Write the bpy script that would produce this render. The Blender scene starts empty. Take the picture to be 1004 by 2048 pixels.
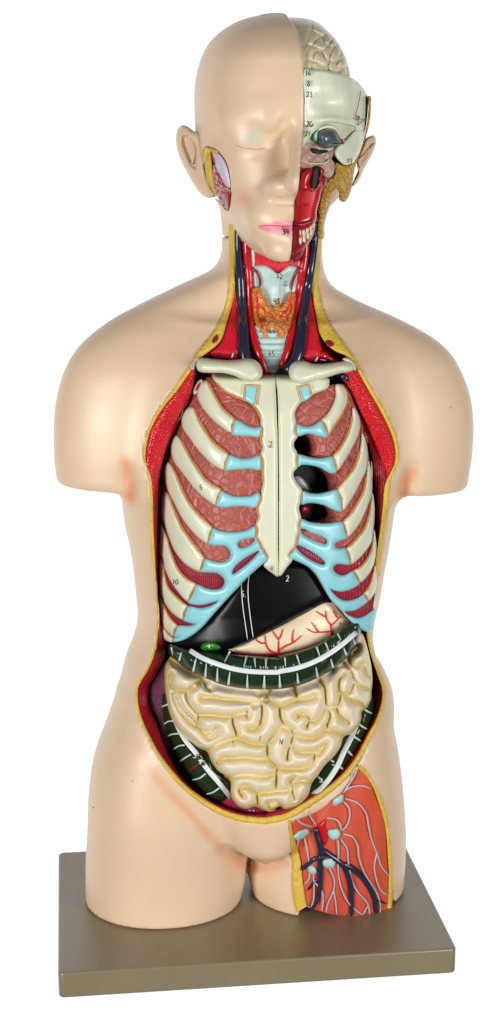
import bpy, math, random
import numpy as np
from mathutils import Matrix, Vector
from mathutils.geometry import delaunay_2d_cdt

# ------------------------------------------------------------------ camera
F = 3047.37; PITCH = .228142; YAW = .120221
CAM = np.array([-.174456, -1.364587, .777803])
scene = bpy.context.scene
_c, _s = math.cos(-YAW), math.sin(-YAW)
_Rz = np.array([[_c, -_s, 0], [_s, _c, 0], [0, 0, 1]])
_Rx = np.array([[1, 0, 0], [0, math.cos(-PITCH), -math.sin(-PITCH)], [0, math.sin(-PITCH), math.cos(-PITCH)]])
ROT = _Rz @ _Rx
cd = bpy.data.cameras.new('camera'); cam = bpy.data.objects.new('camera', cd)
scene.collection.objects.link(cam); scene.camera = cam
cam.location = CAM; cam.rotation_euler = (math.pi/2 - PITCH, 0, -YAW)
cd.sensor_fit = 'VERTICAL'; cd.sensor_height = 36; cd.lens = 36*F/2048
cd.clip_start = .05; cd.clip_end = 100

# ------------------------------------------------------------------ studio light
W = bpy.data.worlds.new('World'); scene.world = W; W.use_nodes = True
nt = W.node_tree; nt.nodes.clear()
wo = nt.nodes.new('ShaderNodeOutputWorld'); bg = nt.nodes.new('ShaderNodeBackground')
tc = nt.nodes.new('ShaderNodeTexCoord'); sx = nt.nodes.new('ShaderNodeSeparateXYZ')
rp = nt.nodes.new('ShaderNodeValToRGB')
nt.links.new(tc.outputs['Generated'], sx.inputs[0])
mp = nt.nodes.new('ShaderNodeMapRange'); mp.inputs[1].default_value = -1; mp.inputs[2].default_value = 1
mz = nt.nodes.new('ShaderNodeMath'); mz.operation = 'MULTIPLY_ADD'; mz.inputs[1].default_value = -.3
nt.links.new(sx.outputs['Z'], mz.inputs[0]); nt.links.new(sx.outputs['Y'], mz.inputs[2]); nt.links.new(mz.outputs[0], mp.inputs[0]); nt.links.new(mp.outputs[0], rp.inputs[0])
e = rp.color_ramp.elements                     # white sweep behind the model, dim room in front
e[0].position = .60; e[0].color = (.075, .077, .08, 1)
e[1].position = .80; e[1].color = (1.05, 1.05, 1.05, 1)
nt.links.new(rp.outputs[0], bg.inputs[0]); bg.inputs[1].default_value = 1
nt.links.new(bg.outputs[0], wo.inputs[0])

def softbox(name, loc, target, sx_, sy_, power, col=(1, 1, 1)):
    l = bpy.data.lights.new(name, 'AREA'); l.shape = 'RECTANGLE'; l.size = sx_; l.size_y = sy_
    l.energy = power; l.color = col
    o = bpy.data.objects.new(name, l); scene.collection.objects.link(o); o.location = loc
    o.rotation_euler = (Vector(target) - Vector(loc)).to_track_quat('-Z', 'Y').to_euler()
    return o
softbox('softbox', (-1.55, -1.5, .46), (0, .1, .42), .55, 1.0, 37, (1, .985, .95))
softbox('softbox', (1.35, -1.75, .5), (0, .1, .42), .55, 1.0, 34, (1, .985, .95))
scene.view_settings.view_transform = 'Standard'; scene.view_settings.look = 'None'
scene.view_settings.exposure = 0; scene.view_settings.gamma = 1
scene.render.engine = 'CYCLES'

# ------------------------------------------------------------------ geometry helpers
def rays(px, py):
    px = np.asarray(px, float); py = np.asarray(py, float)
    return np.stack([(px-502)/F, np.ones_like(px), -(py-1024)/F], -1) @ ROT.T
def at(px, py, Y):
    d = rays(px, py); t = (np.asarray(Y)-CAM[1])/d[..., 1]
    return CAM + d*t[..., None]
def proj(P):
    d = (np.asarray(P)-CAM) @ ROT
    return np.stack([502+F*d[..., 0]/d[..., 1], 1024-F*d[..., 2]/d[..., 1]], -1)
def zl(ox, oy, s):                              # list of crop coordinates -> photo coordinates
    return lambda pts: [(ox+s*u, oy+s*v) for u, v in pts]
Z1 = zl(280, 690, .2789); Z2 = zl(530, 690, .2888); Z3 = zl(280, 980, .2789); Z4 = zl(530, 980, .2689)
Z5 = zl(250, 1220, .3088); Z6 = zl(520, 1220, .2789); Z7 = zl(540, 1500, .2988); ZN = zl(420, 360, .2988)
ZA = zl(560, 20, .2191); ZB = zl(560, 210, .2191); ZC = zl(340, 230, .259)

def hermite(xs, ys, x):
    xs = np.asarray(xs, float); ys = np.asarray(ys, float); o = np.argsort(xs); xs = xs[o]; ys = ys[o]
    dx = np.diff(xs); s = np.diff(ys)/dx
    m = np.zeros_like(xs); m[0] = s[0]; m[-1] = s[-1]
    w1 = 2*dx[1:]+dx[:-1]; w2 = dx[1:]+2*dx[:-1]
    ok = s[:-1]*s[1:] > 0
    with np.errstate(all='ignore'):
        hm = (w1+w2)/(w1/s[:-1]+w2/s[1:])
    m[1:-1] = np.where(ok, hm, 0)
    x = np.clip(x, xs[0], xs[-1]); i = np.clip(np.searchsorted(xs, x)-1, 0, len(xs)-2)
    h = dx[i]; t = (x-xs[i])/h
    return ((2*t**3-3*t**2+1)*ys[i]+(t**3-2*t**2+t)*h*m[i]+(-2*t**3+3*t**2)*ys[i+1]+(t**3-t**2)*h*m[i+1])

class GC:                                       # stack of elliptical sections
    def __init__(s, left, right, depth, Y=.145, n=2.0):
        L = np.array(left, float); Rr = np.array(right, float)
        pl = at(L[:, 0], L[:, 1], Y); pr = at(Rr[:, 0], Rr[:, 1], Y)
        zd = np.array([at(560., d[0], Y)[2] for d in depth])
        lo = max(pl[:, 2].min(), pr[:, 2].min()); hi = min(pl[:, 2].max(), pr[:, 2].max())
        s.z = np.linspace(lo, hi, 400); s.lo, s.hi = lo, hi
        xl = hermite(pl[:, 2], pl[:, 0], s.z); xr = hermite(pr[:, 2], pr[:, 0], s.z)
        dp = np.array([d[1:] for d in depth], float)
        s.yc = hermite(zd, dp[:, 0], s.z); s.bf = hermite(zd, dp[:, 1], s.z); s.bb = hermite(zd, dp[:, 2], s.z)
        s.cx = (xl+xr)/2; s.a = (xr-xl)/2; s.n = n
        k = np.exp(-np.linspace(-2, 2, 13)**2); k /= k.sum()
        for nm in ('cx', 'a', 'yc', 'bf', 'bb'):
            v = getattr(s, nm); setattr(s, nm, np.convolve(np.pad(v, 6, 'edge'), k, 'valid'))
    def __call__(s, P):
        z = P[:, 2]; f = lambda v: np.interp(z, s.z, v)
        a = f(s.a); y = P[:, 1]-f(s.yc); b = np.where(y < 0, f(s.bf), f(s.bb)); x = P[:, 0]-f(s.cx)
        n = s.n; u = np.abs(x/a)+1e-9; v = np.abs(y/b)+1e-9
        rho = (u**n+v**n)**(1/n)
        g = rho**(1-n)*np.sqrt((u**(n-1)/a)**2+(v**(n-1)/b)**2)
        d = (rho-1)/np.maximum(g, 1e-6)
        d = np.maximum(d, -np.minimum(a, b))
        cap = np.maximum(s.lo-z, z-s.hi)
        return np.where(cap > 0, np.sqrt(np.maximum(d, 0)**2+cap**2), d)
def smin(a, b, k):
    h = np.clip(.5+.5*(b-a)/k, 0, 1); return b*(1-h)+a*h-k*h*(1-h)
def smax(a, b, k): return -smin(-a, -b, k)
def ell(P, c, r, rot=None):
    q = P-np.asarray(c)
    if rot is not None: q = q @ np.asarray(rot)
    r = np.asarray(r, float); k0 = np.linalg.norm(q/r, axis=1); k1 = np.linalg.norm(q/r**2, axis=1)
    return k0*(k0-1)/np.maximum(k1, 1e-6)
def caps(P, a, b, ra, rb):
    a = np.asarray(a); b = np.asarray(b); ab = b-a
    t = np.clip(((P-a) @ ab)/(ab @ ab), 0, 1)
    return np.linalg.norm(P-a-t[:, None]*ab, axis=1)-(ra+(rb-ra)*t)

def surface_nets(fn, lo, hi, h):
    lo = np.asarray(lo, float); n = np.ceil((np.asarray(hi)-lo)/h).astype(int)+1
    # coarse pass finds the cells worth evaluating
    axs = [lo[i]+h*np.arange(n[i]) for i in range(3)]
    V = np.full(n, 9., np.float32)
    B = 6
    nb = (n+B-1)//B
    cc = np.stack(np.meshgrid(*[lo[i]+h*(B*np.arange(nb[i])+(B-1)/2) for i in range(3)], indexing='ij'), -1).reshape(-1, 3)
    cv = fn(cc).reshape(nb)
    act = np.abs(cv) < h*B*1.6
    sign = np.where(cv < 0, -9., 9.)
    V = np.repeat(np.repeat(np.repeat(sign, B, 0), B, 1), B, 2)[:n[0], :n[1], :n[2]].astype(np.float32)
    idx = np.argwhere(act)
    off = np.stack(np.meshgrid(*[np.arange(B)]*3, indexing='ij'), -1).reshape(-1, 3)
    ids = (idx[:, None, :]*B+off[None]).reshape(-1, 3)
    ids = ids[(ids < n).all(1)]
    for c in range(0, len(ids), 400000):
        q = ids[c:c+400000]; V[q[:, 0], q[:, 1], q[:, 2]] = fn(lo+q*h)
    S = V < 0
    cnt = np.zeros(n-1, int)
    for o in off8: cnt += S[o[0]:n[0]-1+o[0], o[1]:n[1]-1+o[1], o[2]:n[2]-1+o[2]]
    cells = np.argwhere((cnt > 0) & (cnt < 8))
    num = np.full(n-1, -1); num[cells[:, 0], cells[:, 1], cells[:, 2]] = np.arange(len(cells))
    acc = np.zeros((len(cells), 3)); w = np.zeros(len(cells))
    vals = [V[cells[:, 0]+o[0], cells[:, 1]+o[1], cells[:, 2]+o[2]].astype(float) for o in off8]
    for i in range(8):
        for j in range(i+1, 8):
            if np.abs(off8[i]-off8[j]).sum() != 1: continue
            m = (vals[i] < 0) != (vals[j] < 0)
            t = np.where(m, vals[i]/np.where(m, vals[i]-vals[j], 1), 0)
            acc += np.where(m[:, None], off8[i]+t[:, None]*(off8[j]-off8[i]), 0); w += m
    verts = lo+h*(cells+acc/w[:, None])
    faces = []
    for ax in range(3):
        sl0 = [slice(None)]*3; sl1 = [slice(None)]*3; sl0[ax] = slice(0, n[ax]-1); sl1[ax] = slice(1, n[ax])
        ch = np.argwhere(S[tuple(sl0)] != S[tuple(sl1)])
        u, v = (ax+1) % 3, (ax+2) % 3
        ch = ch[(ch[:, u] > 0) & (ch[:, v] > 0) & (ch[:, u] < n[u]-1) & (ch[:, v] < n[v]-1)]
        def cell(du, dv):
            q = ch.copy(); q[:, u] -= du; q[:, v] -= dv; return num[q[:, 0], q[:, 1], q[:, 2]]
        quad = np.stack([cell(1, 1), cell(0, 1), cell(0, 0), cell(1, 0)], 1)
        flip = ~S[ch[:, 0], ch[:, 1], ch[:, 2]]
        quad[flip] = quad[flip][:, ::-1]
        faces.append(quad[(quad >= 0).all(1)])
    return verts, np.concatenate(faces)
off8 = np.array([(i, j, k) for i in (0, 1) for j in (0, 1) for k in (0, 1)])

def grad(fn, P, h=.0012):
    g = np.stack([fn(P+np.eye(3)[i]*h)-fn(P-np.eye(3)[i]*h) for i in range(3)], 1)
    return g/np.maximum(np.linalg.norm(g, axis=1, keepdims=True), 1e-9)

class Depth:                                    # front surface of a solid as seen along the view, on a pixel grid
    def __init__(s, fn, x0, x1, y0, y1, st=4):
        s.x0, s.y0, s.st = x0, y0, st
        gx = np.arange(x0, x1+st, st); gy = np.arange(y0, y1+st, st); s.shape = (len(gy), len(gx))
        X, Yp = np.meshgrid(gx, gy); d = rays(X.ravel(), Yp.ravel()); d /= np.linalg.norm(d, axis=1, keepdims=True)
        t = np.full(len(d), 1.15); best = np.full(len(d), 9.); bt = t.copy(); hit = np.zeros(len(d), bool)
        for i in range(70):
            P = CAM+d*t[:, None]; v = fn(P)
            b = (v < best) & ~hit; best = np.where(b, v, best); bt = np.where(b, t, bt)
            hit |= v < .0004
            t = np.where(hit, t, t+np.maximum(v*.6, .0006)); t = np.minimum(t, 2.2)
        s.Y = (CAM+d*bt[:, None])[:, 1].reshape(s.shape); s.hit = hit.reshape(s.shape)
    def __call__(s, px, py):
        u = np.clip((np.asarray(px, float)-s.x0)/s.st, 0, s.shape[1]-1.001); v = np.clip((np.asarray(py, float)-s.y0)/s.st, 0, s.shape[0]-1.001)
        i = u.astype(int); j = v.astype(int); a = u-i; b = v-j
        Y = s.Y; return (Y[j, i]*(1-a)*(1-b)+Y[j, i+1]*a*(1-b)+Y[j+1, i]*(1-a)*b+Y[j+1, i+1]*a*b)
    def blur(s, k):
        for _ in range(k):
            q = np.pad(s.Y, 1, 'edge'); s.Y = (q[1:-1, 1:-1]*2+q[:-2, 1:-1]+q[2:, 1:-1]+q[1:-1, :-2]+q[1:-1, 2:])/6
        return s

def seg_dist(P, poly, closed=True):
    P = np.asarray(P, float); A = np.asarray(poly, float); B = np.roll(A, -1, 0)
    if not closed: A, B = A[:-1], B[:-1]
    best = np.full(len(P), 1e9)
    for a, b in zip(A, B):
        ab = b-a; L = ab @ ab
        t = np.clip(((P-a) @ ab)/max(L, 1e-9), 0, 1)
        q = P-a-t[:, None]*ab; best = np.minimum(best, (q*q).sum(1))
    return np.sqrt(best)
def inside(P, poly):
    P = np.asarray(P, float); A = np.asarray(poly, float); B = np.roll(A, -1, 0); r = np.zeros(len(P), bool)
    for a, b in zip(A, B):
        c = (a[1] > P[:, 1]) != (b[1] > P[:, 1])
        with np.errstate(all='ignore'):
            r ^= c & (P[:, 0] < (b[0]-a[0])*(P[:, 1]-a[1])/(b[1]-a[1])+a[0])
    return r
def resample(pts, step, closed, smooth=True):
    A = np.asarray(pts, float)
    if smooth and len(A) > 2:
        out = []; n = len(A); rng = range(n if closed else n-1)
        for i in rng:
            p1 = A[i]; p2 = A[(i+1) % n]
            p0 = A[(i-1) % n] if closed or i > 0 else p1; p3 = A[(i+2) % n] if closed or i+2 < n else p2
            L = np.linalg.norm(p2-p1)+1e-9
            m1 = (p2-p0)*L/(np.linalg.norm(p1-p0)+L); m2 = (p3-p1)*L/(np.linalg.norm(p3-p2)+L)
            t = np.linspace(0, 1, 9)[:-1, None]
            out.append((2*t**3-3*t**2+1)*p1+(t**3-2*t**2+t)*m1+(-2*t**3+3*t**2)*p2+(t**3-t**2)*m2)
        out.append(A[:1] if closed else A[-1:]); A = np.concatenate(out)
    elif closed: A = np.concatenate([A, A[:1]])
    L = np.concatenate([[0], np.cumsum(np.linalg.norm(np.diff(A, axis=0), axis=1))])
    n = max(int(round(L[-1]/step)), 3)
    s = np.linspace(0, L[-1], n+1)
    if closed: s = s[:-1]
    return np.stack([np.interp(s, L, A[:, k]) for k in range(A.shape[1])], 1)

# ------------------------------------------------------------------ object helpers
col = scene.collection
def build(name, verts, faces, mat, parent=None, smooth=True, attrs=None, mats=None, midx=None, label=None):
    me = bpy.data.meshes.new(name)
    v = np.asarray(verts, float)
    me.from_pydata(v.tolist(), [], [list(map(int, f)) for f in faces])
    if smooth: me.polygons.foreach_set('use_smooth', [True]*len(me.polygons))
    for m in (mats or [mat]): me.materials.append(m)
    if midx is not None: me.polygons.foreach_set('material_index', np.asarray(midx, np.int32))
    for k, a in (attrs or {}).items():
        at_ = me.attributes.new(k, 'FLOAT', 'POINT'); at_.data.foreach_set('value', np.asarray(a, np.float32))
    me.update()
    o = bpy.data.objects.new(name, me); col.objects.link(o)
    if parent is not None:
        o.parent = parent; T = parent.location if parent.parent is None else Vector((0, 0, 0))   # meshes hold world coordinates
        o.matrix_parent_inverse = Matrix.Translation(-T)
    if label: o['label'] = label
    return o
def thing(name, label, cat, loc, group=None):
    o = bpy.data.objects.new(name, None); col.objects.link(o); o.location = loc; o.empty_display_size = .02
    o['label'] = label; o['category'] = cat
    if group: o['group'] = group
    return o
def tag(o, label, cat):
    o['label'] = label; o['category'] = cat; return o

def pillow(name, poly, base, mat, parent, h=.005, w=10, thick=.008, step=5, holes=(), smooth=True, relief=None, attr=None,
           label=None, mats=None, power=.5, smooth_holes=True):
    """solid with the outline `poly` lying on a curved base; its face swells by h from the rim inwards"""
    ring = resample(poly, step, True, smooth); hs = [resample(q, step, True, smooth_holes) for q in holes]
    pts = [ring]+hs
    lo = ring.min(0); hi = ring.max(0); gx = np.arange(lo[0], hi[0]+step, step); gy = np.arange(lo[1], hi[1]+step, step*.866)
    X, Yp = np.meshgrid(gx, gy); X = X+(np.arange(len(gy)) % 2)[:, None]*step*.5
    G = np.stack([X.ravel(), Yp.ravel()], 1)
    k = inside(G, ring) & (seg_dist(G, ring) > step*.55)
    for q in hs: k &= ~inside(G, q) & (seg_dist(G, q) > step*.55)
    G = G[k]
    allp = np.concatenate(pts+[G]); edges = []; o0 = 0; loops = []
    for q in pts:
        n = len(q); loops.append(np.arange(o0, o0+n)); edges += [(o0+i, o0+(i+1) % n) for i in range(n)]; o0 += n
    r = delaunay_2d_cdt([Vector(p) for p in allp], edges, [], 0, 1e-4)
    V2 = np.array([tuple(p) for p in r[0]]); T = np.array([f for f in r[2] if len(f) == 3])
    orig = r[3]; mp_ = np.full(len(allp), -1)
    for i, os_ in enumerate(orig):
        for q in os_: mp_[q] = i
    c = V2[T].mean(1); k = inside(c, ring)
    for q in hs: k &= ~inside(c, q)
    T = T[k]
    d = np.minimum.reduce([seg_dist(V2, q) for q in pts])
    e1 = V2[T[:, 1]]-V2[T[:, 0]]; e2 = V2[T[:, 2]]-V2[T[:, 0]]
    fl = (e1[:, 0]*e2[:, 1]-e1[:, 1]*e2[:, 0]) > 0      # image y runs down: front faces the camera when clockwise in maths sense
    T[fl] = T[fl][:, ::-1]
    t = np.clip(d/w, 0, 1); hh = h*np.maximum(1-(1-t)**2, 0)**power
    if relief is not None: hh = hh+relief(V2, d)
    Y0 = base(V2[:, 0], V2[:, 1]) if callable(base) else np.full(len(V2), base)
    P0 = at(V2[:, 0], V2[:, 1], Y0); u = rays(V2[:, 0], V2[:, 1]); u /= np.linalg.norm(u, axis=1, keepdims=True)
    front = P0-u*hh[:, None]; back = P0+u*thick
    n = len(V2); verts = [front, back]; faces = [tuple(f) for f in T]+[tuple(f[::-1]+n) for f in T]
    for L in loops:
        L = mp_[L]
        m = V2[L]; area = (m[:, 0]*np.roll(m[:, 1], -1)-np.roll(m[:, 0], -1)*m[:, 1]).sum()
        if (area > 0) != (L is not None and np.array_equal(L, mp_[loops[0]])): L = L[::-1]
        for i in range(len(L)):
            a, b = L[i], L[(i+1) % len(L)]
            if a >= 0 and b >= 0: faces.append((a, b, b+n, a+n))
    attrs = None
    if attr: attrs = {kk: np.tile(fn(V2, d), 2) for kk, fn in attr.items()}
    return build(name, np.concatenate(verts), faces, mat, parent, attrs=attrs, label=label)

def sweep(P, rad, nseg=10, flat=1.0):
    P = np.asarray(P, float); n = len(P); rad = np.broadcast_to(rad, n)
    T = np.gradient(P, axis=0); T /= np.linalg.norm(T, axis=1, keepdims=True)+1e-12
    view = P-CAM; view /= np.linalg.norm(view, axis=1, keepdims=True)
    S = np.cross(T, view); S /= np.linalg.norm(S, axis=1, keepdims=True)+1e-9; N = np.cross(S, T)
    a = np.linspace(0, 2*math.pi, nseg, endpoint=False)
    V = P[:, None]+rad[:, None, None]*(np.cos(a)[None, :, None]*S[:, None]+flat*np.sin(a)[None, :, None]*N[:, None])
    V = V.reshape(-1, 3); Fc = []
    for i in range(n-1):
        for j in range(nseg):
            k = (j+1) % nseg; Fc.append((i*nseg+j, i*nseg+k, (i+1)*nseg+k, (i+1)*nseg+j))
    Fc.append(tuple(range(nseg))[::-1]); Fc.append(tuple(range((n-1)*nseg, n*nseg)))
    return V, Fc
PXM = 1/2080.                                   # metres per photo pixel at the model
def lines(name, specs, base, mat, parent, off=.0005, step=5, nseg=8, flat=.6, label=None, smooth=True, round_ends=True):
    """specs: (points, r0 px, r1 px) tubes lying on a base surface, joined into one mesh"""
    VV, FF = [], []; o = 0
    for sp in specs:
        pts, r0 = sp[0], sp[1]; r1 = sp[2] if len(sp) > 2 else r0
        Q = resample(pts, step, False, smooth); n = len(Q)
        Y = base(Q[:, 0], Q[:, 1]) if callable(base) else np.full(n, base)
        P = at(Q[:, 0], Q[:, 1], Y); u = rays(Q[:, 0], Q[:, 1]); u /= np.linalg.norm(u, axis=1, keepdims=True)
        r = np.linspace(r0, r1, n)*PXM
        if round_ends: r = r*np.minimum(1, .45+.55*np.minimum(np.arange(n), np.arange(n)[::-1])/1.5)
        P = P-u*off
        V, Fc = sweep(P, r, nseg, flat); VV.append(V); FF += [tuple(i+o for i in f) for f in Fc]; o += len(V)
    return build(name, np.concatenate(VV), FF, mat, parent, label=label)

def strip(name, A, B, YA, YB, mat, parent, n=200, m=6, relief=None, thick=.004, smooth=True):
    """band lofted between two drawn lines, each with its own depth; solid"""
    def rs(pts):
        Q = resample(pts, 2, False, smooth); L = np.linspace(0, len(Q)-1, n)
        return np.stack([np.interp(L, np.arange(len(Q)), Q[:, k]) for k in range(2)], 1)
    a = rs(A); b = rs(B)
    ya = YA(a[:, 0], a[:, 1]) if callable(YA) else np.full(n, YA); yb = YB(b[:, 0], b[:, 1]) if callable(YB) else np.full(n, YB)
    rows = []
    for j in range(m):
        t = j/(m-1); q = a*(1-t)+b*t; y = ya*(1-t)+yb*t
        bulge = math.sin(math.pi*t)
        if relief: y = y-relief(q, t, bulge)
        rows.append(at(q[:, 0], q[:, 1], y))
    V = np.stack(rows, 1).reshape(-1, 3); u = V-CAM; u /= np.linalg.norm(u, axis=1, keepdims=True)
    V2 = V+u*thick; N = len(V); Fc = []
    d = a[1]-a[0]; e_ = b[0]-a[0]; fl = d[0]*e_[1]-d[1]*e_[0] > 0
    def add(f): Fc.append(f[::-1] if fl else f)
    for i in range(n-1):
        for j in range(m-1):
            k = i*m+j; add((k, k+1, k+m+1, k+m)); add((k+N, k+m+N, k+m+1+N, k+1+N))
        k = i*m; add((k, k+m, k+m+N, k+N)); k = i*m+m-1; add((k, k+N, k+m+N, k+m))
    return build(name, np.concatenate([V, V2]), Fc, mat, parent)

# handwriting: single-stroke figures in a unit box
GLY = {'0': [[(.5, 0), (.1, .3), (.1, .7), (.5, 1), (.9, .7), (.9, .3), (.5, 0)]], '1': [[(.35, .2), (.55, 0), (.5, 1)]],
 '2': [[(.1, .25), (.45, 0), (.8, .25), (.45, .65), (.05, .97), (.4, .9), (.95, .95)]],
 '3': [[(.1, .08), (.75, .05), (.4, .4), (.8, .65), (.55, .98), (.08, .9)]],
 '4': [[(.5, 0), (.1, .6), (.9, .6)], [(.7, .3), (.62, 1)]], '5': [[(.8, .02), (.3, .02), (.22, .42), (.75, .5), (.7, .9), (.15, .97)]],
 '6': [[(.7, 0), (.2, .5), (.25, .95), (.75, .9), (.75, .55), (.25, .6)]], '7': [[(.1, .05), (.85, .05), (.45, 1)]],
 '8': [[(.5, .45), (.2, .2), (.5, 0), (.8, .2), (.5, .45), (.12, .75), (.5, 1), (.88, .75), (.5, .45)]],
 'N': [[(.1, 1), (.1, 0)], [(.1, 0), (.85, 1)], [(.85, 1), (.85, 0)]], '.': [[(.1, .95), (.2, 1), (.12, 1)]],
 'G': [[(.8, .15), (.4, 0), (.1, .4), (.2, .85), (.7, .8), (.75, .5), (.45, .55)]], 'A': [[(.1, 1), (.5, 0)], [(.5, 0), (.9, 1)], [(.25, .65), (.8, .65)]]}
def write(txt, cx, cy, size, base, mat, parent, off=.0012, th=1.15, slant=.12):
    cw = size*.62; x = cx-cw*(len(txt)-.25)/2; sp = []
    for ch in txt:
        for s in GLY[ch]:
            sp.append(([(x+(u+slant*(1-v)-.1)*cw*.9, cy-size/2+v*size) for u, v in s], th*.85))
        x += cw*(.45 if ch == '.' else 1)
    return lines('number_mark' if txt not in 'NGA' else 'letter_mark', sp, base, mat, parent, off=off, step=1.6, nseg=6, smooth=len(txt) < 3 or True)
def shift(fn, dy): return lambda x, y: fn(x, y)+dy
# ------------------------------------------------------------------ materials
def lin(c):
    return tuple(((x/255)/12.92 if x/255 <= .04045 else ((x/255+.055)/1.055)**2.4) for x in c)+(1,)
def pm(name, c, rough=.35, var=.06, vscale=40, bump=None, coat=0.0, attr=None, spec=.5, sss=0):
    """painted plastic: base colour with slight tone drift, optional relief and painted-on second colours"""
    m = bpy.data.materials.new(name); m.use_nodes = True; t = m.node_tree; N = t.nodes; L = t.links
    b = N['Principled BSDF']; b.inputs['Roughness'].default_value = rough
    b.inputs['Specular IOR Level'].default_value = spec
    if coat: b.inputs['Coat Weight'].default_value = coat; b.inputs['Coat Roughness'].default_value = .12
    co = N.new('ShaderNodeTexCoord'); c0 = lin(c)
    nz = N.new('ShaderNodeTexNoise'); nz.inputs['Scale'].default_value = vscale; nz.inputs['Detail'].default_value = 4
    L.new(co.outputs['Object'], nz.inputs['Vector'])
    rmp = N.new('ShaderNodeValToRGB'); rmp.color_ramp.elements[0].position = .3; rmp.color_ramp.elements[1].position = .7
    rmp.color_ramp.elements[0].color = tuple(x*(1-var) for x in c0[:3])+(1,); rmp.color_ramp.elements[1].color = tuple(min(1, x*(1+var)) for x in c0[:3])+(1,)
    L.new(nz.outputs['Fac'], rmp.inputs[0]); out = rmp.outputs[0]
    for nm, cc in (attr or []):
        a = N.new('ShaderNodeAttribute'); a.attribute_name = nm
        mx = N.new('ShaderNodeMix'); mx.data_type = 'RGBA'; mx.inputs[7].default_value = lin(cc)
        L.new(a.outputs['Fac'], mx.inputs[0]); L.new(out, mx.inputs[6]); out = mx.outputs[2]
    if bump:
        kind, sc, st = bump[:3]; sx_ = bump[3] if len(bump) > 3 else (1, 1, 1); dirn = bump[4] if len(bump) > 4 else 'X'; tint = bump[5] if len(bump) > 5 else None
        mpn = N.new('ShaderNodeMapping'); L.new(co.outputs['Object'], mpn.inputs[0])
        if kind == 'wave':
            mpn.inputs['Rotation'].default_value = sx_
            w = N.new('ShaderNodeTexWave'); w.bands_direction = dirn; w.inputs['Scale'].default_value = sc; w.inputs['Distortion'].default_value = 1.2
            w.inputs['Detail'].default_value = 2; w.inputs['Detail Scale'].default_value = 1.5
            L.new(mpn.outputs[0], w.inputs[0]); ho = w.outputs['Fac']
        elif kind == 'cell':
            mpn.inputs['Scale'].default_value = sx_
            w = N.new('ShaderNodeTexVoronoi'); w.feature = 'DISTANCE_TO_EDGE'; w.inputs['Scale'].default_value = sc
            L.new(mpn.outputs[0], w.inputs['Vector'])
            r2 = N.new('ShaderNodeMapRange'); r2.inputs[1].default_value = 0; r2.inputs[2].default_value = .16; L.new(w.outputs['Distance'], r2.inputs[0]); ho = r2.outputs[0]
        else:
            w = N.new('ShaderNodeTexNoise'); w.inputs['Scale'].default_value = sc; w.inputs['Detail'].default_value = 5
            L.new(co.outputs['Object'], w.inputs['Vector']); ho = w.outputs['Fac']
        bp = N.new('ShaderNodeBump'); bp.inputs['Strength'].default_value = 1; bp.inputs['Distance'].default_value = st
        L.new(ho, bp.inputs['Height']); L.new(bp.outputs[0], b.inputs['Normal'])
        if tint:
            mx = N.new('ShaderNodeMix'); mx.data_type = 'RGBA'; mx.inputs[6].default_value = lin(tint)
            L.new(ho, mx.inputs[0]); L.new(out, mx.inputs[7]); out = mx.outputs[2]
    L.new(out, b.inputs['Base Color'])
    return m
M = {}
M['skin'] = pm('skin_plastic', (227, 198, 168), .37, .03, 11, attr=[('orange', (226, 120, 52)), ('pink', (226, 120, 128)), ('lip', (236, 128, 156)), ('lid', (190, 204, 188)), ('cavity', (120, 18, 30))])
M['bone'] = pm('bone_paint', (222, 224, 198), .3, .03, 30)
M['skull'] = pm('skull_paint', (218, 224, 200), .32, .04, 30)
M['cart'] = pm('cartilage_paint', (150, 216, 226), .3, .04, 40)
M['lung'] = pm('lung_paint', (168, 76, 66), .42, .12, 60, ('cell', 125, .0006, (1, 1, 1), 'X', (184, 100, 88)))
M['inter'] = pm('intercostal_paint', (176, 34, 62), .36, .1, 60, ('wave', 150, .0008, (0, 0, .5), 'X', (140, 18, 44)))
M['edge'] = pm('orange_edge_paint', (220, 136, 34), .4, .1)
M['muscle'] = pm('muscle_paint', (236, 26, 42), .36, .12, 90, ('cell', 560, .0007, (1, 1, .6), 'X', (206, 18, 34)))
M['wall'] = pm('wall_muscle_paint', (190, 20, 42), .35, .15, 60, ('wave', 170, .001, (0, 0, 0), 'X', (140, 10, 30)))
M['neckmus'] = pm('neck_muscle_paint', (238, 32, 56), .33, .08, 60, ('wave', 190, .0007, (0, .08, 0), 'X', (216, 22, 44)))
M['thighmus'] = pm('thigh_muscle_paint', (236, 100, 74), .4, .05, 30, ('wave', 260, .0005, (0, .6, .2), 'X', (226, 86, 62)))
M['fat'] = pm('fat_paint', (218, 184, 72), .38, .1, 70, ('noise', 380, .0014))
M['fatcell'] = pm('fat_cell_paint', (206, 160, 48), .36, .12, 60, ('cell', 190, .0008, (1, 1, 1), 'X', (176, 128, 34)))
M['vein'] = pm('vein_paint', (36, 38, 62), .22, .1, 60, coat=.3)
M['artery'] = pm('artery_paint', (196, 16, 28), .25, .08, 60, coat=.3)
M['darkart'] = pm('dark_artery_paint', (140, 16, 34), .3, .08)
M['larynx'] = pm('larynx_paint', (186, 214, 210), .33, .05, 60)
M['thyroid'] = pm('thyroid_paint', (232, 150, 74), .36, .06, 80, ('cell', 150, .0009, (1, 1, 1), 'X', (218, 130, 58)))
M['white'] = pm('white_paint', (236, 240, 240), .35, .03)
M['taenia'] = pm('taenia_paint', (222, 230, 232), .36, .05, 90, ('noise', 200, .0004))
M['black'] = pm('black_liver_paint', (7, 7, 9), .32, .1, 20, spec=.28)
M['dark'] = pm('cavity_shade_and_dark_trim', (12, 9, 11), .6, .1, 20)  # near-black colour for painted-in shade of openings, also for small dark parts
M['colon'] = pm('colon_paint', (30, 50, 26), .25, .12, 40, coat=.25)
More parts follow.
